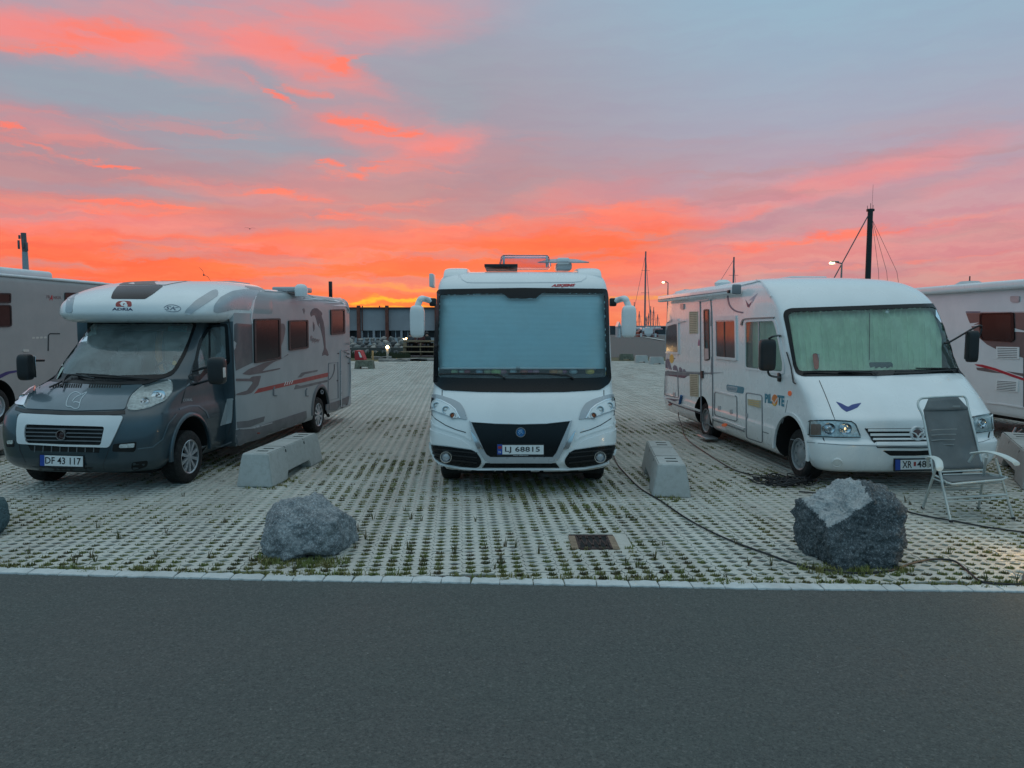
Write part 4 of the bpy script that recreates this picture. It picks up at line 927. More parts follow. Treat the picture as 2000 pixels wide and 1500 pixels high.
plate(cab_sh, Z1([(208, 1198), (442, 1204), (442, 1270), (208, 1262)]), Z1([(236, 1202), (438, 1208), (438, 1262), (236, 1256)]), Z1([(214, 1200), (238, 1201), (238, 1258), (214, 1256)]), 'DF 43 117', Z1([(242, 1210), (428, 1216), (428, 1252), (242, 1246)])); cab_sh.plane = None
# cab side
df = sh.patch('door_window_frame', rnd(Z2([(92, 640), (118, 520), (170, 430), (296, 408), (312, 660), (190, 690), (118, 770), (60, 790)]), 8), blkgloss, .0, .004, holes=[dwin], step=8)
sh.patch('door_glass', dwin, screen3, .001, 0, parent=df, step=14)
sh.strip('door_bar', Z2([(183, 455), (183, 640)]), 2.4, blk, .006, .008, parent=df)
sh.strip('door_seam', Z2([(300, 385), (318, 480), (330, 700), (340, 850), (325, 1000), (300, 1090)]), 1.8, seam); sh.strip('door_seam', Z2([(92, 640), (40, 800), (15, 900)]), 1.4, seam)
sh.strip('sill_seam', Z2([(195, 1195), (260, 1160), (320, 1135)]), 2.2, seamlight)
sh.strip('wing_swage', Z2([(0, 935), (60, 915), (120, 915), (165, 950), (180, 990)]), 3.5, hoodgrey, .0, .006)
sh.patch('rear_door_panel', Z2([(250, 1036), (292, 872), (325, 868), (345, 885), (352, 1008)]), sidegrey, .002, .002)
sh.text('cab_text', 'CORAL', Z2([(22, 872), (80, 868), (80, 884), (22, 888)]), fishm, .003)
# both mirrors
for (px, py, dd, sg_) in ((424, 724, 8.95, 1), (50, 717, 9.25, -1)):
    rt = cab_sh.hit(*Z2([(85, 740)])[0])[0] if sg_ > 0 else sh.I @ AT(86, 716, 9.7)
    mc = sh.I @ AT(px, py, dd)
    arm = tube('mirror_arm', [rt+Vector((0, 0, .08)), mc+Vector((0, .03, .08))], .016, blk, lm, 8); 
    if sg_ > 0: tube('mirror_arm', [rt+Vector((0, 0, -.1)), mc+Vector((0, .03, -.08))], .016, blk, lm, 8)
    pod('mirror_shell', mc, (.20 if sg_ > 0 else .155, .16, .33), blk, arm)
    box('mirror_glass', mc+Vector((0, .082, 0)), (.15, .006, .27), chrome, arm, .002)
    if sg_ > 0: box('side_marker', mc+Vector((.1, -.02, -.02)), (.014, .06, .12), mat('indicator', (.7, .6, .55), .2), arm, .006); box('mirror_foot', rt+Vector((-.01, .05, -.06)), (.08, .22, .2), blk, arm, .03)
# overcab trim
sk = sh.patch('roof_light', rnd(Z1([(580, 385), (592, 350), (618, 317), (856, 317), (800, 360), (760, 386)]), 4), darkglass, .001, .006, step=8)
sh.patch('roof_panel', rnd(Z1([(622, 312), (670, 290), (760, 282), (980, 286), (1000, 289), (900, 306), (866, 314)]), 2), mat('bronze_panel', (.20, .15, .14), .5), .0, .006, step=7)
for P in (Z1([(342, 458), (380, 458), (384, 400), (404, 330), (372, 345), (350, 390)]), Z2([(32, 357), (70, 357), (112, 326), (240, 240), (234, 204), (200, 210), (100, 272), (38, 332)]), Z2([(209, 342), (212, 300), (250, 252), (320, 215), (400, 202), (492, 212), (452, 262), (432, 330), (340, 325), (232, 350)])):
    sh.patch('silver_inset', rnd(P, 5), silver, .0, .006, step=7)
sh.strip('overcab_edge', Z2([(500, 212), (465, 250), (447, 300), (440, 380), (445, 412)]), 2.0, white2, .0, .006)
sh.strip('inset_edge', Z2([(36, 352), (66, 356)]), 2.4, mat('lamp_pale', (.7, .75, .78), .2), .006, .004)
lg = sh.patch('logo_mark', rnd(Z1([(605, 426), (606, 408), (618, 398), (650, 395), (688, 398), (690, 426)]), 4), redm, .002, .001, step=5); sh.patch('logo_letter', Z1(circ(647, 411, 17, 20, 12)), white, .0035, .001, parent=lg, step=5, holes=[Z1(circ(650, 414, 7, 12, 5))])
sh.patch('logo_gap', Z1([(650, 414), (668, 414), (668, 427), (650, 427)]), white, .0048, .0005, parent=lg, step=5)
sh.text('lettering', 'ADRIA', Z1([(588, 431), (697, 433), (696, 447), (587, 445)]), navy, .004, fat=.03)
sh.text('script_letters', 'SK', Z1([(862, 422), (938, 428), (934, 446), (860, 441)]), slate, .004, shear=.4); sh.strip('script_swash', Z1(catmull([(858, 430), (880, 418), (915, 418), (945, 432), (935, 448), (900, 452), (870, 446)], 4)), .8, slate, .004, .001, step=5)
# coachwork side
for P, I in ((Z2([(451, 384), (612, 380), (616, 628), (455, 655)]), Z2([(462, 394), (602, 390), (606, 618), (465, 643)])), (Z2([(663, 393), (782, 390), (784, 562), (666, 578)]), Z2([(671, 402), (774, 399), (776, 554), (674, 568)])), (Z2([(919, 327), (1006, 324), (1009, 474), (922, 482)]), Z2([(926, 336), (999, 333), (1001, 466), (929, 473)]))):
    sh.window(rnd(P, 3), rnd(I, 3), blk, darkglass, .02, step=12)
sh.patch('dark_panel', Z2([(322, 408), (443, 418), (449, 650), (345, 700), (332, 560)]), mat('side_dark_panel', (.06, .075, .085), .4, coat=.4), .001, .003)
sh.patch('swoosh', rnd(Z2([(617, 412), (640, 412), (648, 440), (645, 470), (632, 525), (618, 555)]), 3), brown, .002, .0015)
sh.patch('swoosh', rnd(Z2([(384, 720), (425, 690), (520, 652), (617, 632), (666, 596), (664, 604), (575, 648), (530, 680), (505, 703), (617, 683), (614, 691), (500, 716), (425, 727)]), 2), brown, .002, .0015, step=7)
sh.patch('swoosh', rnd(Z2([(345, 748), (432, 748), (442, 736), (500, 730), (482, 790), (442, 836), (400, 848), (345, 850), (350, 840), (415, 820), (450, 772), (440, 764), (345, 764)]), 2), brown, .002, .0015, step=7)
rs = sh.patch('red_stripe', Z2([(458, 840), (482, 810), (905, 712), (918, 712), (905, 736)]), redm, .002, .0015)
for k in range(4): sh.strip('white_slash', Z2([(641+k*14, 790-k*3), (650+k*14, 768-k*3)]), 1.2, white2, .0042, .0006, parent=rs)
sh.patch('grey_stripe', rnd(Z2([(722, 742), (747, 712), (846, 694), (842, 705), (765, 722), (745, 740)]), 1), skirtgrey, .002, .0015, step=7); sh.patch('grey_stripe', rnd(Z2([(700, 815), (712, 785), (740, 792), (905, 755), (905, 768), (742, 808)]), 1), skirtgrey, .002, .0015, step=7)
sh.strip('arc_line', Z2(catmull([(947, 660), (945, 700), (932, 735), (915, 755)], 5)), 1.4, skirtgrey, .008, .001)
sh.patch('skirt', Z2([(345, 1058), (450, 1048), (770, 945), (772, 960), (775, 1045), (560, 1128), (345, 1182), (338, 1170)]), skirtgrey, .001, .018, step=9)
sh.patch('skirt_stripe', Z2([(345, 1012), (420, 1005), (522, 978), (515, 1010), (430, 1044), (345, 1052)]), skirtgrey, .002, .003); sh.strip('skirt_rail', Z2([(345, 1058), (450, 1050), (560, 1018)]), 2.0, silver, .018, .006)
arch_ring('arch_trim', lm, 1.155, 5.42, .42, .43, skirtgrey, .07, .02); arch_ring('wheel_arch', lm, 1.03, .93, .40, .455, darkgrey, .05, .02)
sh.patch('rear_skirt', Z2([(893, 908), (975, 880), (975, 948), (893, 972)]), skirtgrey, .001, .016, step=8); sh.patch('rear_skirt', Z2([(981, 878), (1062, 842), (1058, 895), (1040, 920), (981, 945)]), skirtgrey, .001, .016, step=8)
dr = sh.strip('locker_door', Z2([(987, 575), (1043, 572), (1046, 905), (985, 920), (985, 578)]), 1.6, silver, .001, .02, step=8); sh.strip('locker_door', Z2([(911, 655), (968, 648), (970, 868), (908, 882), (911, 658)]), 1.4, seamlight, .001, .006, step=8)
for x, y in ((1033, 655), (965, 760), (970, 595)): sh.patch('latch', Z2(circ(x, y, 4, 8)), blk, .002, .008, step=9)
for q in ((568, 798, 595, 856), (766, 808, 786, 858)):
    x0, y0, x1, y1 = q; sh.strip('awning_hook', Z2([(x0+12, y0), (x0+6, y0+12), (x0+6, y1-6), (x1, y1-4)]), 1.6, seamlight, .002, .012)
sh.patch('filler_cap', Z2(circ(871, 830, 9, 12, 14)), seamlight, .002, .006, holes=[Z2(circ(871, 830, 5, 10, 9))], step=9)
sh.patch('side_marker', Z2(circ(476, 1081, 9, 10, 4)), mat('marker_red', (.35, .04, .02), .3), .021, .006); sh.patch('side_marker', Z2(circ(755, 975, 9, 10, 4)), MATS['marker_red'], .002, .006)
sh.text('model_text', 'CORAL', Z2([(1005, 530), (1040, 528), (1040, 542), (1005, 544)]), seamlight, .003)
sh.patch('small_mark', Z2([(752, 248), (772, 256), (755, 265)]), skirtgrey, .002, .001); sh.patch('small_mark', Z2([(752, 325), (762, 318), (768, 335), (762, 355)]), skirtgrey, .002, .001)
dol = sh.patch('dolphin_decal', Z2([(800, 345), (812, 325), (825, 318), (842, 319), (862, 336), (872, 348), (872, 360), (868, 364), (880, 400), (887, 440), (891, 500), (894, 560), (905, 580), (912, 604), (905, 611), (890, 602), (872, 609), (873, 596), (882, 572), (884, 555), (876, 500), (864, 450), (856, 405), (850, 420), (858, 440), (845, 420), (838, 392), (828, 362), (815, 362), (806, 370), (800, 358)]), mat('dolphin_ink', (.10, .085, .095), .5), .002, .0015, step=7)
sh.patch('dolphin_fin', Z2([(816, 400), (826, 420), (826, 445), (820, 462), (816, 435)]), MATS['dolphin_ink'], .002, .0015, parent=dol)
sh.text('lettering', 'flipper', Z2([(798, 484), (857, 500), (857, 540), (798, 528)]), mat('flipper_ink', (.14, .07, .07), .5), .004, shear=.25)
# roof gear
def local_roof(name, px, py0, py1, wpx, depth, dl, m, parent, shp, bev=.01):
    a = shp.I @ AT(px, py0, depth); b = shp.I @ AT(px, py1, depth); w = wpx/F*depth
    return box(name, ((a.x), (a.y+b.y)/2+dl/2, (a.z+b.z)/2), (w, dl, abs(a.z-b.z)), m, parent, bev)
d0 = sh.I @ AT(588, 565, 12.6)
lathe('vent_dome', [(.10, -.12), (.11, .0), (.095, .05), (.06, .08), (.001, .09)], white2, lm, Matrix.Translation(d0), 24)
local_roof('roof_hatch', 560, 560, 570, 60, 12.6, .5, silver, lm, sh, .02); local_roof('roof_hatch', 428, 549, 556, 60, 11.8, .6, silver, lm, sh, .02)
sh.strip('roof_rail', Z2([(520, 212), (760, 228), (1025, 244), (1045, 262), (1060, 300), (1064, 350)]), 2.6, white2, .0, .015, step=6)
for (x, y) in ((.90, .93), (-.90, .93)): wheel(lm, x, y, 1 if x > 0 else -1, .335, .225, 'alloy', spokes=10)
for (x, y) in ((1.0, 5.42), (-1.0, 5.42)): wheel(lm, x, y, 1 if x > 0 else -1, .335, .225, 'alloy', spokes=10)
chassis(lm, 1.5, .5, 7.2, .17, .5)
tube('support_leg', [(.9, 6.2, .42), (1.02, 6.1, .30), (1.10, 6.0, .24)], .03, blk, lm)
# ------------------------------------------------------------------ right motorhome
aR = math.atan(.083)
rm = thing('motorhome', 'white rounded motorhome with green curtains behind its windscreen and a folding chair in front', 'motorhome', (4.89, 8.82, 0), aR)
sh = Shell(rm)
body = stack('body', [(.215, 1.04, .16, .30, 2.6), (.26, 1.10, .07, .34, 2.8), (.38, 1.155, .02, .36, 3.0), (.58, 1.18, .0, .36, 3.0), (.605, 1.175, .02, .36, 3.0), (.64, 1.17, .055, .36, 3.0), (.85, 1.17, .08, .36, 3.0), (.95, 1.165, .17, .36, 3.0), (1.1, 1.16, .34, .34, 3.2), (1.3, 1.16, .62, .30, 3.4), (1.42, 1.155, .82, .26, 3.6),
    (1.8, 1.15, 1.06, .24, 4.0), (2.2, 1.14, 1.30, .26, 4.0), (2.35, 1.135, 1.42, .30, 3.8), (2.5, 1.115, 1.60, .38, 3.4), (2.60, 1.075, 1.80, .46, 3.0), (2.67, 1.0, 2.05, .56, 2.8), (2.715, .86, 2.4, .66, 2.6), (2.735, .70, 2.8, .7, 2.6)], white, rm, 6.75, rr=.08, ns=14)
sh.add(body); sh.done()
wsI = rnd(Z5([(118, 350), (140, 330), (700, 312), (1050, 298), (1078, 310), (1105, 360), (1190, 640), (1178, 655), (1000, 664), (640, 673), (220, 681), (183, 672), (168, 640), (135, 440)]), 4)
wsO = rnd(Z5([(90, 350), (97, 322), (130, 308), (700, 288), (1060, 277), (1086, 290), (1112, 335), (1216, 655), (1203, 673), (1100, 684), (640, 703), (205, 706), (165, 690), (148, 640), (110, 440)]), 5)
cwI = rnd(Z4([(652, 447), (815, 440), (832, 500), (868, 690), (866, 738), (840, 735), (652, 712)]), 4)
cwO = rnd(Z4([(640, 440), (650, 432), (822, 426), (840, 490), (880, 700), (876, 752), (850, 752), (645, 722)]), 5)
rearL = .75
cut(body, [cyl_x(.92, .36, .47, -1.5, -.62), cyl_x(.92, .36, .47, .62, 1.5), cyl_x(4.35, .34, .42, -1.5, -.7), cyl_x(4.35, .34, .42, .7, 1.5)], wellm); cuts = []
cuts.append(sh.cutter(wsI, 1, -.5, 2.2)); cuts.append(sh.cutter(cwI, 0, -1.5, -.85))
# far cab window, on the other side: lets the daylight in through the gap beside the curtain
bmf = bmesh.new(); add_box(bmf, (1.1, 1.85, 1.78), (.9, .62, .52)); cuts.append(bmf)
cut(body, cuts, interm)
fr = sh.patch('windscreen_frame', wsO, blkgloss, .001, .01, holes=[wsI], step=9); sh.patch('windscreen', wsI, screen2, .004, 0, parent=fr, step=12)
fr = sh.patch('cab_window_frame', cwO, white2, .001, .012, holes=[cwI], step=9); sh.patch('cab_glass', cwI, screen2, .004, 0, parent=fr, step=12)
sh.strip('window_bar', Z4([(728, 446), (730, 724)]), 1.4, silver, .006, .006, parent=fr)
cu = pleats(sh, 'windscreen_curtain', Z5([(112, 326), (1040, 290), (1046, 672), (150, 690)]), (0, .11, 0), curtm, 27, .022, vert=True, wave=3.3)
pleats(sh, 'cab_curtain', Z4([(640, 436), (840, 430), (872, 748), (648, 722)]), (.10, 0, 0), curtm, 9, .012, vert=True, wave=1.3)
tube('curtain_tie', [sh.hit(*Z5([(617, y)])[0])[0]+Vector((0, .09, 0)) for y in (335, 500, 610)], .004, blk, cu)
box('dashboard', (0, 1.02, 1.36), (2.0, .34, .06), dashm, rm, .02)
sl_ = sh.patch('red_slipper_mat', rnd(Z5([(262, 570), (290, 568), (300, 610), (298, 660), (275, 662), (268, 620)]), 4), mat('red_paper', (.60, .10, .06), .6), -.02, .002, step=8)
sl_.name = 'parking_card'
sh.patch('parking_ticket', Z5([(290, 572), (303, 572), (303, 606), (293, 608)]), platew, -.024, .001, step=12)
sh.patch('window_clip', rnd(Z5([(690, 316), (712, 316), (712, 332), (690, 332)]), 2), white2, -.03, .01, step=12)
bx_ = sh.hit(*Z5([(690, 645)])[0])[0]; box('glove_bag', bx_+Vector((0, .12, .0)), (.32, .08, .09), mat('slate_cloth', (.10, .15, .17), .9), rm, .03)
for pts in (((205, 690), (380, 688), (640, 698)), ((740, 690), (900, 688), (1090, 680))):
    P = [sh.hit(*Z5([q])[0]) for q in pts]; w_ = tube('wiper', catmull([c+n*.035 for c, n in P], 5), .011, blk, rm, 6)
    q = pts[2]; tube('arm', [sh.hit(*Z5([a])[0])[0]+sh.hit(*Z5([a])[0])[1]*.03 for a in ((q[0]-230, q[1]-14), (q[0]-40, q[1]-12), (q[0], q[1]+14))], .010, blk, w_, 6)
P = [sh.hit(*Z5([q])[0]) for q in ((116, 565), (140, 650), (157, 740), (168, 748))]; tube('mirror_cable', [c+n*.02 for c, n in P], .010, blk, rm, 6)
# bonnet, grille, lamps, bumper
sh.patch('bird_emblem', rnd(Z5([(397, 853), (430, 864), (455, 878), (470, 884), (490, 872), (520, 865), (548, 860), (525, 888), (490, 903), (460, 914), (430, 893)]), 2), bluedec, .002, .001, step=8)
sh.strip('bonnet_seam', Z5([(300, 730), (330, 800), (362, 880), (392, 960)]), 1.3, seam); sh.strip('bonnet_seam', Z5([(322, 1064), (336, 1102)]), 2.0, seam)
sh.strip('bonnet_seam', Z5([(1298, 1030), (1292, 1066)]), 2.0, seam)
hl('headlight', rnd(Z5([(243, 1050), (248, 964), (380, 964), (488, 970), (512, 985), (542, 1062), (400, 1062)]), 4), sh, [tuple(Z5([(355, 1012)])[0])+(12,), tuple(Z5([(450, 1012)])[0])+(12,)], rm)
sh.strip('headlight_seal', Z5([(243, 1050), (248, 964), (380, 964), (488, 970), (512, 985), (542, 1062), (400, 1062), (246, 1056)]), 2.0, blk, .001, .006)
sh.patch('turn_lens', rnd(Z5([(258, 985), (312, 985), (312, 1050), (256, 1048)]), 2), mat('amber_dim', (.35, .22, .17), .25), .006, .01, step=8)
hl('headlight', rnd(Z5([(1200, 945), (1302, 927), (1312, 1020), (1215, 1034)]), 4), sh, [tuple(Z5([(1245, 980)])[0])+(10,)], rm)
sh.strip('headlight_seal', Z5([(1195, 945), (1304, 925), (1314, 1022), (1215, 1037)]), 2.0, blk, .001, .006)
gp = rnd(Z5([(568, 1010), (870, 1008), (1165, 1000), (1105, 1110), (900, 1118), (640, 1120)]), 3)
gg = sh.patch('grille', gp, wellm, .001, 0, step=9)
for k, (x0, x1, y) in enumerate(((585, 1150, 1020), (598, 1140, 1047), (613, 1126, 1074), (632, 1110, 1101))): sh.strip('grille_slat', Z5([(x0, y), (870, y-1), (x1, y-7)]), 5.2, white, .002, .014, parent=gg, step=8)
sh.strip('grille_edge', Z5([(568, 1010), (600, 1060), (640, 1122), (900, 1124), (1100, 1114)]), 1.6, seam, .002, .004, parent=gg)
sh.lamp('emblem', *Z5([(870, 1040)])[0], 15, white2, mat('emblem_brown', (.14, .08, .08), .4), .03, tilt=(0, -1, .1), inner='emblem_disc')
q_ = Z5([(835, 1032), (855, 1040), (870, 1062), (885, 1040), (906, 1030)]); sh.strip('emblem_bird', q_, 2.2, white, .036, .004, step=6)
sh.patch('lower_slot', rnd(Z5([(670, 1140), (870, 1142), (1070, 1132), (1030, 1162), (860, 1170), (715, 1170)]), 4), wellm, .001, .001, step=9)
sh.strip('bumper_seam', Z5([(132, 1074), (240, 1092), (420, 1106), (600, 1112), (870, 1118), (1100, 1112), (1260, 1088), (1324, 1064)]), 1.1, seamlight)
for q in ((405, 1212), (1268, 1180)):
    x, y = Z5([q])[0]; sh.lamp('fog_blank', x, y, 10.5, whitedirty, whitedirty, .012, inner='cap')
plate(sh, Z5([(736, 1186), (1004, 1184), (1002, 1256), (736, 1262)]), Z5([(772, 1194), (998, 1190), (996, 1246), (772, 1250)]), Z5([(742, 1192), (771, 1192), (771, 1252), (742, 1254)]), 'XR', Z5([(782, 1200), (838, 1199), (838, 1240), (782, 1241)]))
sh.text('registration', '486', Z5([(868, 1198), (950, 1197), (950, 1236), (868, 1238)]), inkm, .0185, fat=.01)
sh.patch('small_crest', Z5([(849, 1205), (862, 1205), (862, 1228), (849, 1230)]), redm, .0175, .001, step=20); sh.plane = None
# near side
def louv(name, P, n, m, parent=None, dark=blk):
    f = sh.patch(name, P, m, .001, .008, step=20); a, b, c, d = [Vector(p) for p in P]
    for k in range(n):
        t = (k+.7)/(n+.4); l = a.lerp(d, t); r = b.lerp(c, t); l2, r2 = l.lerp(r, .1), l.lerp(r, .9)
        sh.strip('slot', [tuple(l2), tuple(r2)], .9, dark, .009, .001, parent=f, step=30)
    return f
olv = mat('vent_shadow', (.16, .14, .09), .7)
louv('fridge_vent', Z4([(320, 386), (370, 385), (370, 513), (321, 516)]), 12, cream, dark=olv); louv('fridge_vent', Z4([(323, 752), (374, 754), (375, 886), (325, 880)]), 12, cream, dark=olv)
for P, I in ((Z4([(176, 431), (258, 429), (262, 637), (178, 628)]), Z4([(183, 452), (252, 450), (256, 625), (185, 617)])), (Z4([(472, 415), (597, 408), (601, 674), (474, 662)]), Z4([(480, 438), (590, 434), (594, 658), (482, 648)]))):
    w_ = sh.window(rnd(P, 2), rnd(I, 2), white2, mat('grey_acrylic', (.11, .09, .09), .10, spec=.7), .02, step=12)
    if P[0][0] > 1380: sh.strip('window_bar', Z4([(528, 436), (531, 654)]), 1.8, blk, .014, .004, parent=w_); sh.patch('roller_blind', Z4([(480, 438), (590, 434), (590, 442), (480, 446)]), silver, .014, .004, parent=w_)
    else: sh.patch('pale_top_strip', Z4([(183, 450), (252, 448), (252, 460), (183, 462)]), white2, .014, .002, parent=w_).name = 'pale_top_edge'  # pale strip across the top of the pane
dr = sh.strip('entry_door', Z4([(384, 322), (446, 316), (452, 420), (456, 700), (458, 1060), (440, 1078), (400, 1062), (389, 1040), (384, 322)]), 1.5, seamlight, .001, .008)
sh.window(rnd(Z4([(405, 374), (436, 371), (441, 668), (411, 674)]), 3), rnd(Z4([(411, 383), (430, 381), (433, 605), (416, 608)]), 2), blk, mat('door_glass_teal', (.05, .09, .09), .08), .012, step=12, frame='door_window')
sh.patch('door_catch', rnd(Z4([(415, 602), (436, 602), (438, 664), (415, 668)]), 1), silver, .014, .006, parent=dr); sh.patch('door_handle', rnd(Z4([(390, 734), (403, 732), (404, 776), (391, 776)]), 1), blk, .002, .02, parent=dr)
sh.strip('door_hinge_line', Z4([(450, 385), (448, 470)]), 2.0, seamlight, .003, .006, parent=dr); sh.strip('door_hinge_line', Z4([(452, 650), (450, 755)]), 2.0, seamlight, .003, .006, parent=dr)
sh.strip('door_light', Z4([(375, 325), (445, 315)]), 3.0, white2, .002, .04)
sh.strip('trim_arc', Z4(catmull([(628, 466), (634, 445), (650, 430), (730, 424), (820, 420)], 4)), 2.4, mat('brownish_trim', (.30, .24, .23), .5), .013, .01, step=6)
def door(name, P, latches=()):
    d = sh.strip(name, P+[P[0]], 1.5, seamlight, .001, .005)
    for q in latches: sh.patch('latch', Z4([(q[0]-7, q[1]-12), (q[0]+7, q[1]-12), (q[0]+7, q[1]+12), (q[0]-7, q[1]+12)]), silver, .002, .008, parent=d)
    return d
door('locker_door', rnd(Z4([(468, 856), (598, 880), (600, 1030), (468, 992)]), 5), ((496, 950), (566, 972)))
sh.strip('locker_hinge', Z4([(470, 852), (590, 880)]), 2.6, white2, .002, .012)
door('tall_locker_door', rnd(Z4([(652, 860), (746, 876), (748, 1156), (654, 1124)]), 5), ((657, 995),))
louv('heater_vent', Z4([(662, 897), (740, 906), (738, 952), (664, 932)]), 3, cream, dark=yelm)
door('garage_door', rnd(Z4([(152, 735), (252, 750), (256, 892), (150, 868)]), 3), ((172, 850), (232, 872))); sh.strip('locker_hinge', Z4([(155, 722), (248, 735)]), 2.2, white2, .002, .012)
sh.strip('skirt_rail', Z4([(146, 884), (250, 922), (385, 968)]), 3.2, white2, .001, .016); sh.strip('skirt_line', Z4([(148, 898), (250, 936), (385, 982)]), 1.0, mat('purple_grey', (.12, .10, .14), .5), .012, .001)
sh.strip('skirt_rail', Z4([(456, 1005), (550, 1035), (645, 1072)]), 3.4, white2, .001, .018); sh.strip('skirt_line', Z4([(458, 1020), (550, 1052), (645, 1088)]), .9, seamlight, .014, .001)
sh.strip('body_seam', Z4([(750, 1090), (784, 1100)]), 1.0, seam); sh.strip('wing_seam', Z4([(862, 1040), (880, 985), (895, 905)]), .9, seamlight)
arch_ring('arch_flare', rm, -1.168, .92, .36, .47, white, .04, .02)
sh.patch('side_marker', Z4(circ(529, 1049, 14, 12, 9)), orangem, .012, .008); sh.patch('side_marker', Z4(circ(208, 930, 9, 10, 6)), MATS['marker_red'], .012, .008); sh.patch('turn_signal', Z4(circ(910, 865, 9, 12, 15)), orangem, .001, .012)
sh.patch('awning_lamp', rnd(Z4([(270, 340), (291, 340), (291, 372), (272, 374)]), 2), mat('pinkish_lens', (.55, .42, .42), .3), .002, .02)
# side lettering and decals
for P, m_ in ((Z4([(146, 655), (165, 655), (185, 680), (197, 722), (147, 714)]), slate), (Z4([(183, 672), (192, 660), (205, 680), (218, 726), (200, 722)]), slate), (Z4([(222, 710), (232, 698), (245, 705), (256, 735), (224, 728)]), slate), (Z4([(258, 716), (266, 710), (276, 720), (282, 740), (260, 737)]), slate), (Z4([(282, 724), (292, 722), (304, 742), (284, 740)]), slate), (Z4(circ(216, 662, 13, 16, 26)), yelm),
        (Z4([(150, 728), (250, 745), (312, 760), (290, 776), (250, 770), (150, 748)]), mat('purple_decal', (.09, .06, .10), .5))): sh.patch('landscape_decal', P, m_, .002, .001, step=8)
tg = sh.patch('model_badge', rnd(Z4([(537, 812), (642, 828), (636, 868), (540, 850)]), 4), tealm, .002, .002, step=9); sh.patch('badge_inner', rnd(Z4([(543, 818), (605, 828), (598, 858), (545, 848)]), 3), mat('badge_grey', (.40, .46, .50), .5), .005, .001, parent=tg, step=9)
sh.text('badge_text', 'GALAXY', Z4([(548, 828), (598, 836), (595, 850), (547, 842)]), tealm, .008, parent=tg, fat=.02)
lt = sh.text('lettering', 'PiL', Z4([(762, 866), (806, 868), (806, 925), (762, 920)]), tealm, .004, fat=.05)
sh.text('lettering', 'TE', Z4([(836, 874), (878, 880), (876, 944), (836, 932)]), tealm, .004, fat=.05)
ob_ = sh.patch('logo_ball', Z4(circ(820, 905, 17, 20, 34)), orgm, .003, .001, step=8); sh.strip('logo_bird', Z4([(806, 905), (818, 925), (836, 895)]), 1.6, white, .005, .001, parent=ob_, step=5); sh.patch('logo_base', Z4([(806, 925), (832, 925), (824, 938), (812, 936)]), yelm, .005, .001, parent=ob_, step=8)
sh.patch('wing_logo', Z4([(648, 315), (668, 345), (690, 322), (670, 362), (660, 358)]), navy, .002, .001, step=8); sh.patch('wing_logo', Z4([(668, 320), (690, 300), (720, 278), (688, 335), (686, 318)]), mat('lilac_decal', (.52, .44, .50), .5), .002, .001, step=8)
sh.strip('sweep_decal', Z4(catmull([(544, 292), (552, 340), (570, 368), (598, 385), (636, 392)], 5)), 3.0, slate, .002, .001, step=6)
sh.patch('small_sticker', Z4([(375, 545), (382, 560), (382, 586), (369, 586), (370, 566)]), mat('lilac_sticker', (.35, .15, .25), .5), .002, .001)
# awning case along the roof edge
def loc(px, py, x): # point of the near side plane
    o = sh.I @ Vector((0, 0, CAMH)); d = sh.I.to_3x3() @ pdir(px, py); t = (x-o.x)/d.x; return o+d*t
a0 = loc(*Z4([(150, 315)])[0], -1.21); a1 = loc(*Z4([(594, 255)])[0], -1.21)
aw = box('awning_case', ((a0+a1)/2), (.13, abs(a1.y-a0.y), .125), white, rm, .03, seg=3)
box('awning_cap', (a1.x, a1.y-.015, a1.z), (.145, .04, .15), mat('grey_cap', (.22, .24, .26), .5), aw, .02); box('awning_slot', (a0.x-.067, (a0.y+a1.y)/2, a1.z-.02), (.006, abs(a1.y-a0.y)-.1, .012), seamlight, aw)
box('awning_bracket', (a1.x-.07, a1.y+.12, a1.z-.03), (.03, .09, .05), blk, aw, .01)
sh.strip('roof_rail', Z4([(152, 292), (300, 256), (450, 225), (640, 192), (690, 190), (740, 210), (775, 250), (800, 300)]), 2.4, white2, .0, .02, step=7)
# mirrors, wheels, step
for (P, mp, sz) in (([(848, 532), (800, 530), (782, 550)], (776, 640), (.20, .11, .40)), (None, None, None)):
    if P is None: continue
    base = sh.hit(*Z4([(850, 535)])[0])[0]; mc = sh.I @ AT(*Z4([mp])[0], 9.35)
    top = sh.I @ AT(*Z4([(785, 545)])[0], 9.35); bot = sh.I @ AT(*Z4([(782, 735)])[0], 9.35); bb = sh.hit(*Z4([(850, 770)])[0])[0]
    ar = tube('mirror_arm', catmull([base, base+Vector((-.03, -.06, .02)), top+Vector((.06, 0, .03)), top], 5), .013, blk, rm)
    tube('mirror_arm', catmull([bb, bb+Vector((-.03, -.06, 0)), bot+Vector((.04, 0, -.06)), bot+Vector((0, 0, -.02)), bot+Vector((0, 0, .05))], 5), .014, blk, rm); box('mirror_foot', bb, (.05, .08, .12), blk, rm, .01)
    pod('mirror_shell', mc, sz, blk, ar, 6); box('mirror_glass', mc+Vector((0, .058, 0)), (.16, .006, .34), chrome, ar, .002)
mc = sh.I @ AT(*Z5([(1196, 530)])[0], 9.9); base = sh.hit(*Z5([(1158, 436)])[0])[0]
ar = tube('mirror_arm', catmull([base, base+Vector((.06, -.04, .02)), mc+Vector((.10, 0, .28)), mc+Vector((.08, 0, .1))], 5), .013, blk, rm)
pod('mirror_shell', mc, (.14, .11, .42), blk, ar, 6); box('mirror_glass', mc+Vector((0, .058, 0)), (.13, .006, .34), chrome, ar, .002)
for (x, y, st) in ((-.97, .88, 'steel'), (.97, .88, 'steel'), (-1.0, 4.35, 'steel'), (1.0, 4.35, 'steel')): wheel(rm, x, y, 1 if x > 0 else -1, .325, .21, 'steel', mat('steel_wheel', (.33, .35, .36), .45, metal=.3))
chassis(rm, 1.7, .4, 6.5, .17, .5)
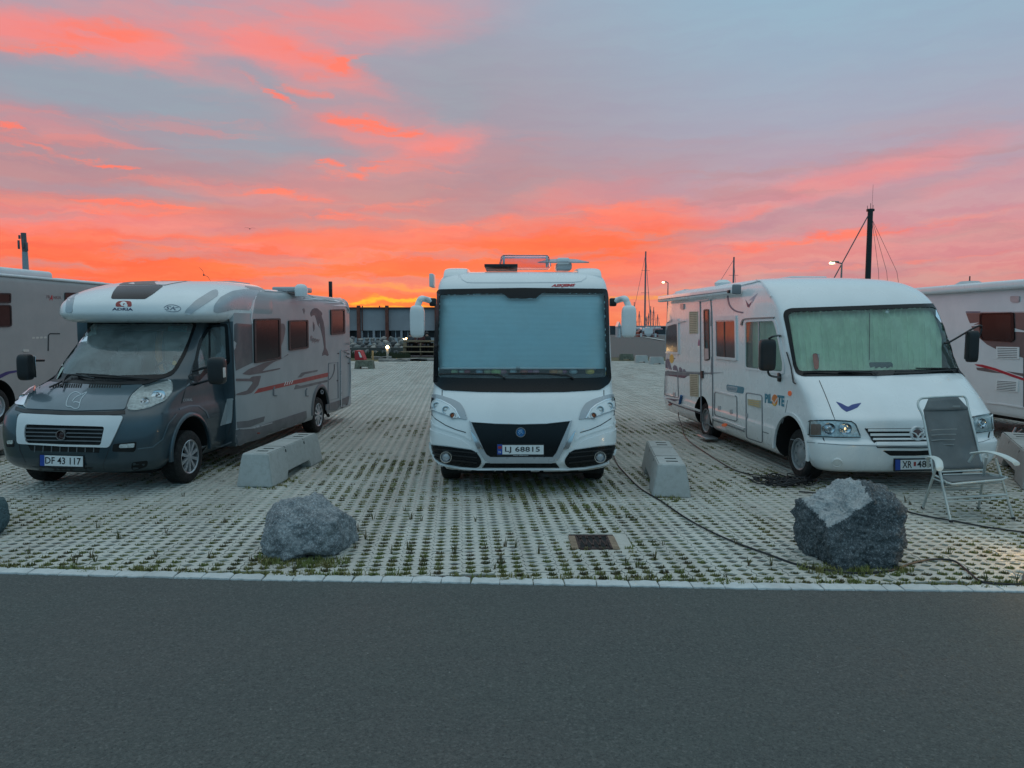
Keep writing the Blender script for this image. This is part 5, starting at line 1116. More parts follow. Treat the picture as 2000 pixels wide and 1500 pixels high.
box('entry_step', loc(*Z4([(425, 1120)])[0], -1.16), (.22, .42, .035), alu, rm, .01)
rh = box('roof_hatch', (.1, 3.4, 2.75), (.6, .6, .07), white2, rm, .02); lathe('roof_vent', [(.14, 0), (.15, .06), (.08, .11), (.001, .12)], white2, rm, Matrix.Translation((-.75, 4.6, 2.70)), 20)
tube('power_plug', [loc(*Z4([q])[0], -1.20) for q in ((272, 878), (268, 900), (262, 925))], .028, mat('plug_blue', (.02, .12, .30), .4), rm)

# ------------------------------------------------------------------ neighbours at both edges
nl = thing('motorhome', 'grey-beige motorhome half out of frame at the far left, behind the dark cab', 'motorhome', (-11.75, 12.4, 0), aL)
sh = Shell(nl)
grb = mat('beige_grey_side', (.37, .35, .34), .45, var=.08, scale=1.5)
b_ = stack('body', [(.33, 1.13, .05, .1, 3), (.40, 1.15, .0, .1, 3), (1.0, 1.15, 0, .1, 3), (2.0, 1.15, .0, .1, 3), (2.9, 1.15, .02, .15, 3), (3.0, 1.11, .1, .2, 3), (3.06, 1.0, .25, .2, 3), (3.07, .8, .4, .2, 3)], grb, nl, 7.4, nf=12, ks=2, rr=.15)
sh.add(b_); sh.done()
cut(b_, [cyl_x(2.6, .42, .50, .7, 1.5), cyl_x(2.6, .42, .50, -1.5, -.7)], wellm)
sh.window(rnd(B3([(-80, 430), (66, 432), (66, 495), (-80, 495)]), 3), rnd(B3([(-74, 438), (60, 440), (60, 487), (-74, 487)]), 3), blk, darkglass, .02)
sh.window(rnd(B3([(-80, 505), (68, 507), (72, 645), (-80, 652)]), 5), rnd(B3([(-74, 513), (60, 515), (64, 638), (-74, 644)]), 4), blk, darkglass, .02)
sh.window(rnd(B3([(410, 428), (490, 430), (490, 520), (411, 512)]), 2), rnd(B3([(416, 434), (484, 436), (484, 514), (417, 506)]), 2), blk, darkglass, .02)
sh.text('lettering', 'FR', B3([(296, 446), (318, 446), (318, 466), (296, 466)]), mat('faded_red', (.22, .10, .10), .5), .004); sh.text('lettering', 'A', B3([(316, 444), (338, 444), (334, 478), (312, 478)]), redtext, .004, shear=.2, fat=.04); sh.text('lettering', 'NKIA', B3([(340, 450), (388, 450), (388, 470), (340, 470)]), MATS['faded_red'], .004)
sh.patch('blue_swoosh', rnd(B3([(-90, 985), (0, 950), (40, 932), (122, 920), (180, 925), (122, 932), (60, 945), (0, 975), (-90, 1020)]), 3), mat('blue_swoosh', (.03, .03, .16), .4), .002, .002)
sh.strip('locker_door', B3([(306, 800), (308, 700), (318, 690), (380, 690)]), 2.0, seam, .002, .006); sh.patch('awning_lamp', rnd(B3([(145, 790), (182, 790), (182, 806), (145, 806)]), 2), mat('lamp_lit', (.6, .55, .5), .4), .002, .01)
for k in range(4): sh.patch('sticker', rnd(B3([(204+k*25, 712-k*1), (222+k*25, 710-k), (222+k*25, 722-k), (204+k*25, 724-k)]), 2), MATS['lamp_lit'], .002, .001)
for (x, y) in ((1.02, 2.6), (-1.02, 2.6), (1.02, 6.2), (-1.02, 6.2)): wheel(nl, x, y, 1 if x > 0 else -1, .37, .22, 'steel')
chassis(nl, 1.7, .5, 7.0, .25, .6)
ac = sh.I @ AT(20, 531, 15.2); box('roof_air_conditioner', (.45, ac.y+.9, 3.12), (.75, 2.1, .22), white2, nl, .08, seg=4); box('roof_hatch', (.3, 6.2, 3.08), (.6, 1.8, .08), white2, nl, .03)
tube('roof_rail', [(1.12, .3, 3.03), (1.12, 7.2, 3.03)], .03, white2, nl)

nr = thing('motorhome', 'white motorhome at the right frame edge with red stripe and dark window band', 'motorhome', (9.95, 9.4, 0), aR)
sh = Shell(nr)
b_ = stack('body', [(.44, 1.12, .05, .2, 3), (.5, 1.15, .0, .2, 3), (1.0, 1.15, 0, .2, 3), (2.0, 1.15, .1, .3, 3), (2.6, 1.14, .3, .35, 3), (2.72, 1.08, .5, .4, 3), (2.76, .9, .7, .4, 3)], white2, nr, 6.8, nf=12, ks=2, rr=.15)
sh.add(b_); sh.done()
cut(b_, [cyl_x(5.2, .5, .48, -1.5, -.7)], wellm)
sh.patch('window_band', B2([(272, 330), (740, 328), (1200, 320), (1200, 700), (730, 686), (620, 652), (515, 618), (440, 580), (370, 520), (320, 450), (290, 380)]), mat('band_brown', (.13, .095, .095), .35, coat=.3), .002, .003, step=8)
sh.patch('white_notch', B2([(300, 412), (375, 405), (330, 425), (380, 422), (378, 430), (310, 436)]), white2, .006, .001, step=8); sh.patch('white_notch', B2([(655, 450), (740, 472), (740, 482), (658, 478)]), white2, .006, .001, step=8)
sh.strip('trim_line', B2([(270, 322), (385, 322)]), 2.2, navy, .002, .003); sh.strip('trim_line', B2([(385, 324), (640, 323), (1100, 316)]), 1.8, silver, .006, .003)
sh.window(rnd(B2([(384, 332), (655, 324), (662, 540), (640, 560), (400, 545), (386, 500)]), 5), rnd(B2([(394, 342), (632, 336), (636, 534), (622, 545), (408, 536), (396, 498)]), 5), blkgloss, darkglass, .02)
lpb = mat('slot_dark', (.05, .055, .06), .7)
for P in (B2([(515, 596), (697, 600), (695, 694), (517, 688)]), B2([(514, 858), (688, 868), (684, 956), (508, 940)])):
    f = sh.patch('side_vent', P, white, .002, .012, step=20); a, b, c, d = [Vector(p) for p in P]
    for k in range(6):
        t = (k+.9)/6.6; l, r = a.lerp(d, t), b.lerp(c, t); sh.strip('slot', [tuple(l.lerp(r, .06)), tuple(l.lerp(r, .92))], 1.2, lpb, .0145, .0008, parent=f, step=30)
sh.patch('red_stripe', B2([(340, 735), (400, 738), (500, 765), (640, 815), (740, 850), (1100, 960), (1100, 990), (740, 868), (640, 836), (500, 785), (360, 748)]), mat('bright_red', (.45, .01, .03), .35), .004, .002)
sh.patch('grey_stripe', B2([(352, 762), (420, 764), (560, 808), (480, 802), (360, 782)]), brown, .002, .001); sh.patch('grey_stripe', B2([(590, 790), (720, 808), (1000, 830), (1000, 860), (720, 832), (650, 812)]), brown, .002, .001)
sh.strip('skirt_rail', B2([(430, 1040), (560, 1052), (740, 1082), (1000, 1120)]), 2.2, white2, .0, .018)
sh.patch('awning_lamp', rnd(B2([(628, 196), (700, 196), (698, 244), (630, 242)]), 3), MATS['pinkish_lens'], .002, .02)
sh.strip('door_seam', B2([(728, 560), (726, 1080)]), 1.4, seam)
o_ = sh.I @ Vector((0, 0, CAMH))
def locr(px, py, x):
    d = sh.I.to_3x3() @ pdir(px, py); t = (x-o_.x)/d.x; return o_+d*t
a0 = locr(*B2([(100, 135)])[0], -1.18); a1 = locr(*B2([(730, 110)])[0], -1.18)
box('awning_case', (-1.2, 3.6, (a0.z+a1.z)/2), (.16, 6.2, .15), white, nr, .045, seg=3)
hc = locr(*B2([(300, 62)])[0], -.6); lathe('roof_vent', [(.25, -.06), (.26, .03), (.16, .09), (.001, .1)], silver, nr, Matrix.Translation((hc.x, hc.y, 2.77)), 20); tube('aerial', [(hc.x, hc.y, 2.8), (hc.x, hc.y, 2.8+.16)], .012, seam, nr)
for (x, y) in ((-1.0, 1.0), (1.0, 1.0), (-.95, 5.2), (.95, 5.2)): wheel(nr, x, y, 1 if x > 0 else -1, .335, .22, 'alloy')
chassis(nr, 1.6, .4, 6.4, .3, .6)
lg = tube('corner_steady', [tuple(locr(*B2([(668, 1235)])[0], -1.05)), tuple(locr(*B2([(630, 1310)])[0], -1.1))], .022, alu, nr); tube('corner_steady_brace', [tuple(locr(*B2([(660, 1290)])[0], -1.05)), tuple(locr(*B2([(720, 1250)])[0], -1.05))], .016, alu, nr)
# ------------------------------------------------------------------ concrete barriers
def barrier(label, p0, p1, w=.46, h=.415, group='concrete barriers between the pitches'):
    p0, p1 = Vector(p0), Vector(p1); d = p1-p0; L = d.length; ang = math.atan2(-d.x, d.y)
    t = thing('concrete_barrier', label, 'concrete barrier', (p0.x, p0.y, 0), ang, group)
    tw = w*.74; foot = L*.27; gap = .10
    prof = [(0, 0), (0.03, h-.05), (.04, h-.015), (.06, h), (L-.06, h), (L-.04, h-.015), (L-.03, h-.05), (L, 0), (L-foot, 0), (L-foot-.02, gap*.6), (L-foot-.06, gap), (foot+.06, gap), (foot+.02, gap*.6), (foot, 0)]
    # cross-section half width at a height
    hw = lambda z: (w/2+(tw/2-w/2)*min(1, z/(h-.03))) - (.012 if z > h-.01 else 0)
    v = [(-hw(z), y, z) for y, z in prof]+[(hw(z), y, z) for y, z in prof]; n = len(prof)
    f = [[i, (i+1) % n, n+(i+1) % n, n+i] for i in range(n)]
    tri = delaunay_2d_cdt([Vector(p) for p in prof], [(i, (i+1) % n) for i in range(n)], [], 1, 1e-5)[2]
    tri = [q for q in tri if inpoly(sum(prof[i][0] for i in q)/3, sum(prof[i][1] for i in q)/3, prof)]
    f += [list(q) for q in tri]+[[n+i for i in q][::-1] for q in tri]
    bm = bmesh.new(); bv = [bm.verts.new(x) for x in v]
    for q in f: bm.faces.new([bv[i] for i in q])
    bmesh.ops.recalc_face_normals(bm, faces=bm.faces[:]); bmesh.ops.bevel(bm, geom=[e for e in bm.edges if len(e.link_faces) == 2 and e.calc_face_angle() > .7], offset=.012, segments=2, affect='EDGES')
    b = obj('block', bm, concm, t, 30)
    cs = []
    for y in (.32, .68):
        q = bmesh.new(); add_box(q, (0, L*y, h), (w*1.3, .022, .035)); cs.append(q)
    for y in (.12, .22, .78, .88):
        q = bmesh.new(); add_box(q, (0.02, L*y, h), (tw*.42, L*.035, .05)); cs.append(q)
    for y in (.32, .68):
        for s_ in (-1, 1):
            q = bmesh.new(); mt = Matrix.Translation((s_*hw(h*.85), L*y, h*.86)) @ Matrix.Rotation(R(90), 4, 'Y'); add_lathe(q, [(.022, -.03), (.022, .03)], mt, 12); bmesh.ops.recalc_face_normals(q, faces=q.faces[:]); cs.append(q)
    cut(b, cs, mat('recess_dark_grey', (.12, .13, .12), .95))  # faces cut into the block take a darker grey
    return t
barrier('long concrete barrier beside the dark-cabbed camper, behind the smaller grey boulder', G(497, 952), G(601, 899), .47, .42)
barrier('concrete barrier standing end-on between the middle and right campers', G(1312, 972), G(1284, 913), .45, .39)
barrier('concrete barrier by the right frame edge, behind the folding chair', G(2040, 960), G(1978, 898), .45, .42)
barrier('mossy concrete barrier at the left frame edge, beyond the bumper of the dark cab', G(-60, 905), G(-10, 885), .5, .45)
# low far blocks
def farblock(label, x0, x1, ytop, ybot, gapd=.06, w=.5):
    a, b = G(x0, ybot), G(x1, ybot); h = (ybot-ytop)/F*a.y; t = thing('concrete_block', label, 'concrete block', ((a.x+b.x)/2, a.y, 0), 0, 'low concrete blocks at the far edge of the parking')
    L = b.x-a.x; c = bmesh.new(); prof = [(-L/2, 0), (-L/2+.04, h-.04), (-L/2+.08, h), (L/2-.08, h), (L/2-.04, h-.04), (L/2, 0), (L/2-L*.26, 0), (L/2-L*.3, gapd), (-L/2+L*.3, gapd), (-L/2+L*.26, 0)]
    n = len(prof); v = [(x, -w/2+z*.18, z) for x, z in prof]+[(x, w/2-z*.18, z) for x, z in prof]; bv = [c.verts.new(q) for q in v]
    for i in range(n): c.faces.new((bv[i], bv[(i+1) % n], bv[n+(i+1) % n], bv[n+i]))
    tri = delaunay_2d_cdt([Vector(p) for p in prof], [(i, (i+1) % n) for i in range(n)], [], 1, 1e-5)[2]
    for q in tri:
        if inpoly(sum(prof[i][0] for i in q)/3, sum(prof[i][1] for i in q)/3, prof): c.faces.new([bv[i] for i in q]); c.faces.new([bv[n+i] for i in q][::-1])
    bmesh.ops.recalc_face_normals(c, faces=c.faces[:]); obj('block', c, concm, t, 30); return t
mossy = mat('mossy_concrete', (.16, .17, .13), .95, var=.4, scale=8)
fb = farblock('dark mossy concrete block by the tail of the dolphin camper', 694, 731, 704, 720, .1); fb.children[0].data.materials[0] = mossy
farblock('small dark stone block right of the middle camper, beside the road', 1209, 1237, 691, 703).children[0].data.materials[0] = mossy
farblock('pale concrete block, left of the two by the grass near the right camper', 1240, 1265, 694, 708)
farblock('pale concrete block nearest the rear corner of the right camper', 1268, 1296, 697, 711)

# ------------------------------------------------------------------ boulders
def rockmat(name, base, dark, lightc):
    m = bpy.data.materials.new(name); m.use_nodes = True; b = NB(m.node_tree); m.node_tree.nodes.clear()
    g = b.n('ShaderNodeTexCoord').outputs['Object']
    n1 = b.n('ShaderNodeTexNoise', {'Vector': g, 'Scale': 55, 'Detail': 6, 'Roughness': .75}).outputs[0]; n2 = b.n('ShaderNodeTexNoise', {'Vector': g, 'Scale': 7, 'Detail': 5}).outputs[0]; n3 = b.n('ShaderNodeTexNoise', {'Vector': g, 'Scale': 140, 'Detail': 3}).outputs[0]
    c = b.mix(b.sm(n2, .38, .66), (*base, 1), (*dark, 1)); c = b.mix(b.m('MULTIPLY', b.sm(n1, .50, .68), .8), c, (*lightc, 1)); c = b.mix(b.m('MULTIPLY', b.sm(n1, .5, .34), .75), c, tuple(x*.45 for x in dark)+(1,)); c = b.mix(b.m('MULTIPLY', b.sm(n3, .58, .72), .6), c, (*lightc, 1))
    p = b.n('ShaderNodeBsdfPrincipled', {'Base Color': c, 'Roughness': .75}); h = b.m('ADD', n1, b.m('MULTIPLY', n3, .5))
    bp = b.n('ShaderNodeBump', {'Height': h, 'Strength': .9, 'Distance': .012}); b.nt.links.new(bp.outputs[0], p.inputs['Normal']); b.n('ShaderNodeOutputMaterial', {0: p.outputs[0]}); return m
rockA = rockmat('granite_grey', (.25, .27, .28), (.14, .155, .165), (.58, .62, .64)); rockB = rockmat('granite_dark', (.085, .10, .108), (.048, .06, .068), (.34, .38, .40))
rockT = rockmat('granite_lit_face', (.40, .42, .42), (.30, .32, .33), (.62, .64, .64))  # paler granite: light from the upper left painted onto one facet
def boulder(name, label, c, planes, m, sz, top=None, sub=6, rough=.018, cat='boulder', seed=0):
    "planes: (normal, distance) cutting a ball; then chipped by noise"
    bm = bmesh.new(); bmesh.ops.create_icosphere(bm, subdivisions=sub, radius=1)
    fac = {}
    for v in bm.verts:
        d = v.co.normalized(); r = 1.7; fac[v.index] = min((k/max(.02, Vector(n).normalized().dot((d+noise.noise_vector(v.co*5)*.05).normalized())), i_) for i_, (n, k) in enumerate(planes))[1]
        for n, k in planes:
            n = Vector(n).normalized(); q = n.dot(d)
            if q > .01: r = min(r, k/q) if k/q < r-.05 else -math.log(math.exp(-55*r)+math.exp(-55*k/q))/55
        v.co = Vector((d.x*r*sz[0], d.y*r*sz[1], d.z*r*sz[2]))
    for v in bm.verts:
        p = v.co*3+Vector((seed, 0, 0)); d = v.co.normalized()
        c_ = noise.cell_vector(p*1.1+Vector((.3, .1, .7))); v.co += d*(noise.noise(p)*rough*2.0+noise.noise(p*2.6)*rough*1.3+(abs(noise.noise(p*5))-.25)*rough*1.5+(abs(noise.noise(p*11))-.25)*rough*.9+noise.noise(p*24)*rough*.35)
    o = obj(name, bm, m, None, 0); o.data.shade_smooth(); o.location = c
    if top:
        o.data.materials.append(top[0])
        for p in o.data.polygons:
            if sum(fac[q] == top[1] for q in p.vertices) > 1: p.material_index = 1
    return tag(o, label, cat, 'boulders along the kerb')
cA = G(591, 1092)
boulder('boulder', 'smaller light grey granite boulder lying low by the kerb in front of the concrete barrier', (cA.x-.035, cA.y+.27, .205), [((0, -.1, -1), .78), ((-.90, -.30, .62), .86), ((.12, -.97, .26), .86), ((.36, -.30, .88), .80), ((-.30, .25, 1), .93), ((1, -.12, .05), .96), ((-.97, -.2, -.25), 1.04), ((.72, -.72, -.1), 1.0), ((-.55, -.82, .05), 1.0), ((0, 1, .2), .9), ((-.22, -.66, .72), .86), ((.6, .4, .75), .92), ((.3, -.6, -.8), 1.02), ((.8, -.4, -.6), 1.1), ((-.7, -.4, -.7), 1.12)],
    rockA, (.355, .34, .29), seed=3, rough=.020)
cB_ = G(1682, 1112)
boulder('boulder', 'large dark boulder with a lit top face painted pale, beside the folding chair', (cB_.x+.05, cB_.y+.29, .32), [((0, 0, -1), .93), ((-.46, -.24, .86), .72), ((.10, -1, .14), .86), ((.42, -.30, .86), .92), ((.97, -.12, -.05), 1.02), ((-1, -.1, -.12), 1.02), ((0, 1, .1), .9), ((.78, -.62, -.2), 1.24), ((-.80, -.60, -.15), 1.34), ((.2, .3, 1), 1.02), ((.5, -.5, -.9), 1.36), ((-.5, -.6, -.8), 1.55), ((1, 0, -.9), 1.36), ((-1, 0, -.9), 1.5), ((.9, -.2, .55), 1.14), ((-.9, -.1, .5), 1.25)],
    rockB, (.335, .285, .35), (rockT, 1), seed=8, rough=.032)
boulder('boulder', 'dark teal-grey boulder cut by the left frame edge', (G(-104, 1060).x-.02, G(-30, 1058).y+.1, .2), [((0, 0, -1), .85), ((.8, -.3, .5), .9), ((0, -1, .3), .85), ((.3, .2, 1), .9)], rockmat('granite_teal', (.05, .10, .11), (.03, .06, .07), (.12, .2, .22)), (.24, .28, .24), sub=4, seed=5)

# ------------------------------------------------------------------ folding chair
meshm = mat('grey_mesh_fabric', (.155, .17, .175), .85, var=.15, scale=4, bump=.4, bscale=500); strm = mat('strap_grey', (.26, .28, .28), .8); frm = mat('chair_frame_silver', (.50, .55, .54), .38, metal=.35); armm = mat('armrest_pale', (.62, .68, .66), .5)
ch = thing('folding_chair', 'empty grey reclining camping chair with silver frame and pale armrests', 'chair', (4.78, 7.85, 0), 0)
def C_(px, py, d): return AT(px, py, d)-ch.location
bl0, bl1 = C_(1800, 795, 8.15), C_(1845, 918, 7.92); br0, br1 = C_(1893, 792, 8.18), C_(1918, 915, 7.95)
# back: side tubes and sling
def grid_surf(name, TL, TR, BR, BL, m, sag=.03, nx=12, ny=14, th=.006, parent=None, cutc=0):
    v = []; f = []
    for i in range(ny+1):
        for j in range(nx+1):
            a, b = j/nx, i/ny; p = TL*(1-a)*(1-b)+TR*a*(1-b)+BL*(1-a)*b+BR*a*b
            s_ = sag*math.sin(a*math.pi)*(.4+.6*math.sin(b*math.pi)); p = p+Vector((0, s_, -s_*.3))
            v.append(p)
    for i in range(ny):
        for j in range(nx):
            if cutc and i < cutc and (j < 1 or j > nx-2): continue
            f.append([i*(nx+1)+j, i*(nx+1)+j+1, (i+1)*(nx+1)+j+1, (i+1)*(nx+1)+j])
    o = fromlists(name, v, f, m, parent, 60); md = o.modifiers.new('t', 'SOLIDIFY'); md.thickness = th; return o
TLb, TRb, BRb, BLb = C_(1800, 787, 8.30), C_(1893, 784, 8.30), C_(1922, 915, 7.98), C_(1824, 917, 7.98)
frame_pts = catmull([BLb+Vector((-.0, 0, -.05)), C_(1812, 860, 8.12), C_(1803, 815, 8.24), C_(1793, 792, 8.31), C_(1797, 780, 8.35), C_(1812, 777, 8.36), C_(1872, 774, 8.36), C_(1886, 778, 8.35), C_(1892, 800, 8.27), C_(1905, 850, 8.12), BRb+Vector((0, 0, -.05))], 5)
bk_ = tube('back_frame', frame_pts, .0125, frm, ch, 10)
sling = grid_surf('backrest', C_(1803, 800, 8.28), C_(1893, 797, 8.28), BRb, BLb, meshm, .035, 14, 16, parent=ch)
tp = grid_surf('headrest', C_(1813, 779, 8.34), C_(1870, 775, 8.34), C_(1893, 800, 8.27), C_(1803, 803, 8.27), meshm, .01, 8, 4, parent=ch)
for k in range(4): 
    a = C_(1818, 840+k*10, 8.12); b = C_(1868-k*2, 838+k*10, 8.12); tube('seam_rib', [a+Vector((0, -.012, 0)), (a+b)/2+Vector((0, .012, 0)), b+Vector((0, -.012, 0))], .006, strm, sling, 6)
box('brand_tag', C_(1868, 794, 8.235), (.085, .006, .02), strm, tp, .002)
# seat
s0, s1, s2, s3 = C_(1836, 930, 7.92), C_(1926, 928, 7.92), C_(1968, 929, 7.50), C_(1857, 937, 7.50)
seat = grid_surf('seat', s0+Vector((0, .03, -.0)), s1+Vector((0, .03, 0)), C_(1962, 934, 7.46), C_(1852, 942, 7.46), meshm, .02, 12, 10, parent=ch)
rimt = tube('seat_frame', [BLb+Vector((0, 0, -.06)), C_(1838, 934, 7.9), C_(1850, 943, 7.46), C_(1860, 946, 7.43), C_(1957, 937, 7.43), C_(1967, 933, 7.46), C_(1930, 925, 7.9), BRb+Vector((0, 0, -.06))], .012, frm, ch, 8)
tube('cross_rail', [C_(1838, 922, 7.93), C_(1925, 918, 7.95)], .010, frm, ch); tube('cross_rail', [C_(1842, 927, 7.88), C_(1922, 925, 7.88)], .008, frm, ch)
fl, fr_ = G(1857, 1022)-ch.location, G(1979, 1016)-ch.location; bl_, br_ = G(1802, 995)-ch.location, G(1911, 996)-ch.location
al, ar2 = C_(1832, 905, 7.62), C_(1945, 895, 7.62)
fl.z = fr_.z = bl_.z = br_.z = .012
def flat_leg(name, a, b, w=.032, t=.016):
    d = (b-a); q = d.to_track_quat('Z', 'X').to_matrix(); return box(name, (a+b)/2, (t, w, d.length), frm, ch, .004, rot=q)
tube('leg', [al+Vector((-.0, 0, .0)), fl], .0135, frm, ch, 10); tube('leg', [ar2, fr_], .0135, frm, ch, 10)
tube('leg', [al+Vector((.02, .04, 0)), bl_], .0135, frm, ch, 10); tube('leg', [ar2+Vector((-.06, .06, 0)), br_], .0135, frm, ch, 10)
lerp = lambda a, b, t: a+(b-a)*t
for a in (fl, fr_, bl_, br_): box('foot', a+Vector((0, 0, .01)), (.034, .034, .028), blk, ch, .008)
box_ = lambda n, a, b, w: tube(n, [a, b], w, frm, ch, 8)
box_('front_rung', lerp(al, fl, .60), lerp(ar2, fr_, .60), .015); box_('front_rung', lerp(al, fl, .66), lerp(ar2, fr_, .66), .009)
box_('back_rung', lerp(al+Vector((.02, .04, 0)), bl_, .60), lerp(ar2+Vector((-.06, .06, 0)), br_, .60), .010); box_('side_rung', lerp(al, fl, .32), lerp(al, bl_, .32), .008); box_('side_rung', lerp(ar2, fr_, .32), lerp(ar2, br_, .32), .008); box_('cross_rail', lerp(al, fl, .40), lerp(ar2, fr_, .40), .008)
for a, sx_ in ((al, -1), (ar2, 1)):
    bm = bmesh.new(); P = catmull([a+Vector((-sx_*.06, .30, .0)), a+Vector((-.01*sx_, .12, .045)), a+Vector((.03*sx_, -.05, .04)), a+Vector((.08*sx_, -.17, -.005)), a+Vector((.09*sx_, -.19, -.03))], 5)
    rings = []
    for i, p in enumerate(P):
        w = .03+.012*math.sin(i/len(P)*math.pi); rings.append([bm.verts.new(Vector(p)+Vector((math.cos(q*math.pi/5)*w, 0, math.sin(q*math.pi/5)*.014))) for q in range(10)])
    for A, B_ in zip(rings, rings[1:]):
        for q in range(10): bm.faces.new((A[q], A[(q+1) % 10], B_[(q+1) % 10], B_[q]))
    bm.faces.new(rings[0]); bm.faces.new(rings[-1][::-1]); bmesh.ops.recalc_face_normals(bm, faces=bm.faces[:]); obj('armrest', bm, armm, ch, 50)
    tube('arm_bracket', [a+Vector((-sx_*.05, .28, -.0)), a+Vector((-sx_*.08, .32, -.10))], .016, frm, ch)

# ------------------------------------------------------------------ cables
cabm = mat('cable_black', (.012, .012, .014), .5)
def cable(name, label, pts, r=.0085, z=.012):
    P = catmull([tuple(G(x, y))[:2]+(z,) for x, y in pts], 8); return tag(tube(name, P, r, cabm, None, 6), label, 'cable')
cable('power_cable', 'black cable snaking from the middle camper past the barrier and under the big boulder', [(1195, 880), (1204, 905), (1220, 925), (1250, 955), (1290, 980), (1350, 1020), (1420, 1055), (1500, 1085), (1560, 1106), (1620, 1117), (1680, 1122), (1740, 1117), (1780, 1103), (1820, 1095), (1862, 1098), (1890, 1118), (1915, 1138), (1955, 1143), (1995, 1142), (2005, 1120), (2060, 1100)])
cable('extension_cable', 'thin black cable running behind the big boulder under the chair to the right', [(1560, 962), (1620, 968), (1720, 985), (1790, 1006), (1860, 1019), (1930, 1032), (2010, 1043), (2080, 1050)])
cable('supply_cable', 'black cable hanging from the blue plug of the right camper and lying across the pavers', [(1335, 848), (1345, 862), (1370, 880), (1420, 912), (1455, 926), (1500, 932), (1520, 938)], .008)
P1 = AT(1327, 790, 15.0); P2 = G(1335, 848); tag(tube('hanging_lead', catmull([P1, lerp(P1, P2, .4)+Vector((-.05, 0, 0)), lerp(P1, P2, .8), P2+Vector((0, 0, .01))], 5), .009, cabm), 'short dark lead hanging down from the blue plug on the right camper side', 'cable')
rc = random.Random(9); pts = []; c0 = G(1532, 945)
for k in range(150):
    a = k*.55+rc.uniform(-.3, .3); r = .07+.15*abs(math.sin(k*.37))+rc.uniform(-.03, .04); pts.append((c0.x+r*math.cos(a)*1.3+.05*math.sin(k*.11)*3, c0.y+r*math.sin(a)*.8+.1*math.cos(k*.07), .012+.10*abs(math.sin(k*1.3))*rc.random()))
tag(tube('coiled_cable', catmull(pts, 5), .0085, cabm, None, 6), 'tangled heap of black cable by the front wheel of the right camper', 'cable')

# ------------------------------------------------------------------ bollard lamps
glowm = mat('lamp_glow', (1, .8, .5), .5, emit=((1, .72, .35), 14))
def bollard(label, px, py, h=.9, r=.06, power=2, sc=1, where=None, head=.1):
    p = where or G(px, py); t = thing('bollard_lamp', label, 'bollard lamp', p, 0, 'lit bollard lamps')
    lathe('post', [(r, 0), (r, h-.16), (r*.9, h-.16)], mat('bollard_grey', (.35, .36, .34), .5, metal=.3), t, None, 16)
    lathe('lamp_globe', [(r*.8*sc, h-.16), (r*1.25*sc, h-.12), (r*1.25*sc, h-.05), (r*.8*sc, h-.01)], glowm, t, None, 16); lathe('cap', [(r*1.3, h), (r*1.2, h+.02), (.001, h+.03)], MATS['bollard_grey'], t, None, 16)
    l = bpy.data.lights.new('bulb', 'POINT'); l.energy = power; l.color = (1, .62, .28); l.shadow_soft_size = .08; lo = bpy.data.objects.new('bulb', l); COL.objects.link(lo); lo.parent = t; lo.location = (0, -r*1.8, h-.08); return t
bollard('low bollard lamp just outside the right edge lighting the pavers warm', 0, 0, .62, .06, 20, where=Vector((4.78, 6.25, 0)))
bollard('lit bollard lamp standing in front of the boulder bank', 757, 704, .85, .07, 14)
bollard('left of two small lit lamps above the boulder bank', 787, 682, .9, .09, 12, 1.1); bollard('right of two small lit lamps above the boulder bank', 795, 681, .95, .09, 12, 1.1)

# ------------------------------------------------------------------ background, left: workshop, bank of stones, deck, people
yb = G(700, 673).y
bw = thing('workshop_building', 'long low grey building with brick-red pillars and a band of windows', 'building', (G(690, 673).x-8, yb, 0))
bx0 = bw.location.x
def BX(px, d=None): return AT(px, 660, yb).x-bx0
bwall = mat('grey_render_wall', (.36, .36, .38), .85, var=.12, scale=.6); brickm = mat('dark_brick', (.20, .07, .05), .85, var=.35, scale=3)
zt = AT(700, 602, yb).z; zb = -.03
zw0, zw1 = AT(700, 659.5, yb).z, AT(700, 645.5, yb).z
xr = BX(862)
box('upper_wall', (xr/2-1, 1.0, (zw1+zt)/2), (xr+2, 2, zt-zw1), bwall, bw); box('lower_wall', (xr/2-1, 1.0, (zb+zw0)/2), (xr+2, 2, zw0-zb), mat('wall_pale', (.44, .47, .49), .85), bw); box('inner_wall', (xr/2-1, 1.4, (zw0+zw1)/2), (xr+2, 1.2, zw1-zw0), blk, bw)
box('roof', (xr/2-1, 6, zt+.04), (xr+2.3, 12.6, .12), mat('roof_edge', (.12, .06, .06), .8), bw)
for px in (676, 702, 757, 811, 853): box('pillar', (BX(px), -.2, (zt+.25)/2), (AT(6, 0, yb).x-AT(0, 0, yb).x, .5, zt+.3), brickm, bw)
fx = [((709, 717), (719, 727)), ((733, 741), (743, 751)), ((763, 771), (773, 781)), ((787, 795), (797, 805)), ((817, 825), (827, 835)), ((694, 696), (697, 699.5)), ((665, 667), (668, 672))]
for A, B_ in fx:
    x0, x1 = BX(A[0]), BX(B_[1]); fr = box('window_frame', ((x0+x1)/2, .35, (zw0+zw1)/2), (.05, .06, zw1-zw0), white2, bw)
    for s_, e_ in (A, B_): box('pane', ((BX(s_)+BX(e_))/2, .5, (zw0+zw1)/2), (BX(e_)-BX(s_), .04, zw1-zw0-.06), mat('workshop_pane', (.05, .045, .055), .15), fr)
for a, b in ((728, 732), (752, 756), (782, 786), (806, 810), (699.5, 708)): box('wall_pier', ((BX(a)+BX(b))/2, .6, (zw0+zw1)/2), (BX(b)-BX(a), 1.15, zw1-zw0), bwall, bw)
for px, h_ in ((707, .28), (740.5, .28)): tube('flue', [(BX(px), .5, zt), (BX(px), .5, zt+h_)], .06, brickm, bw)
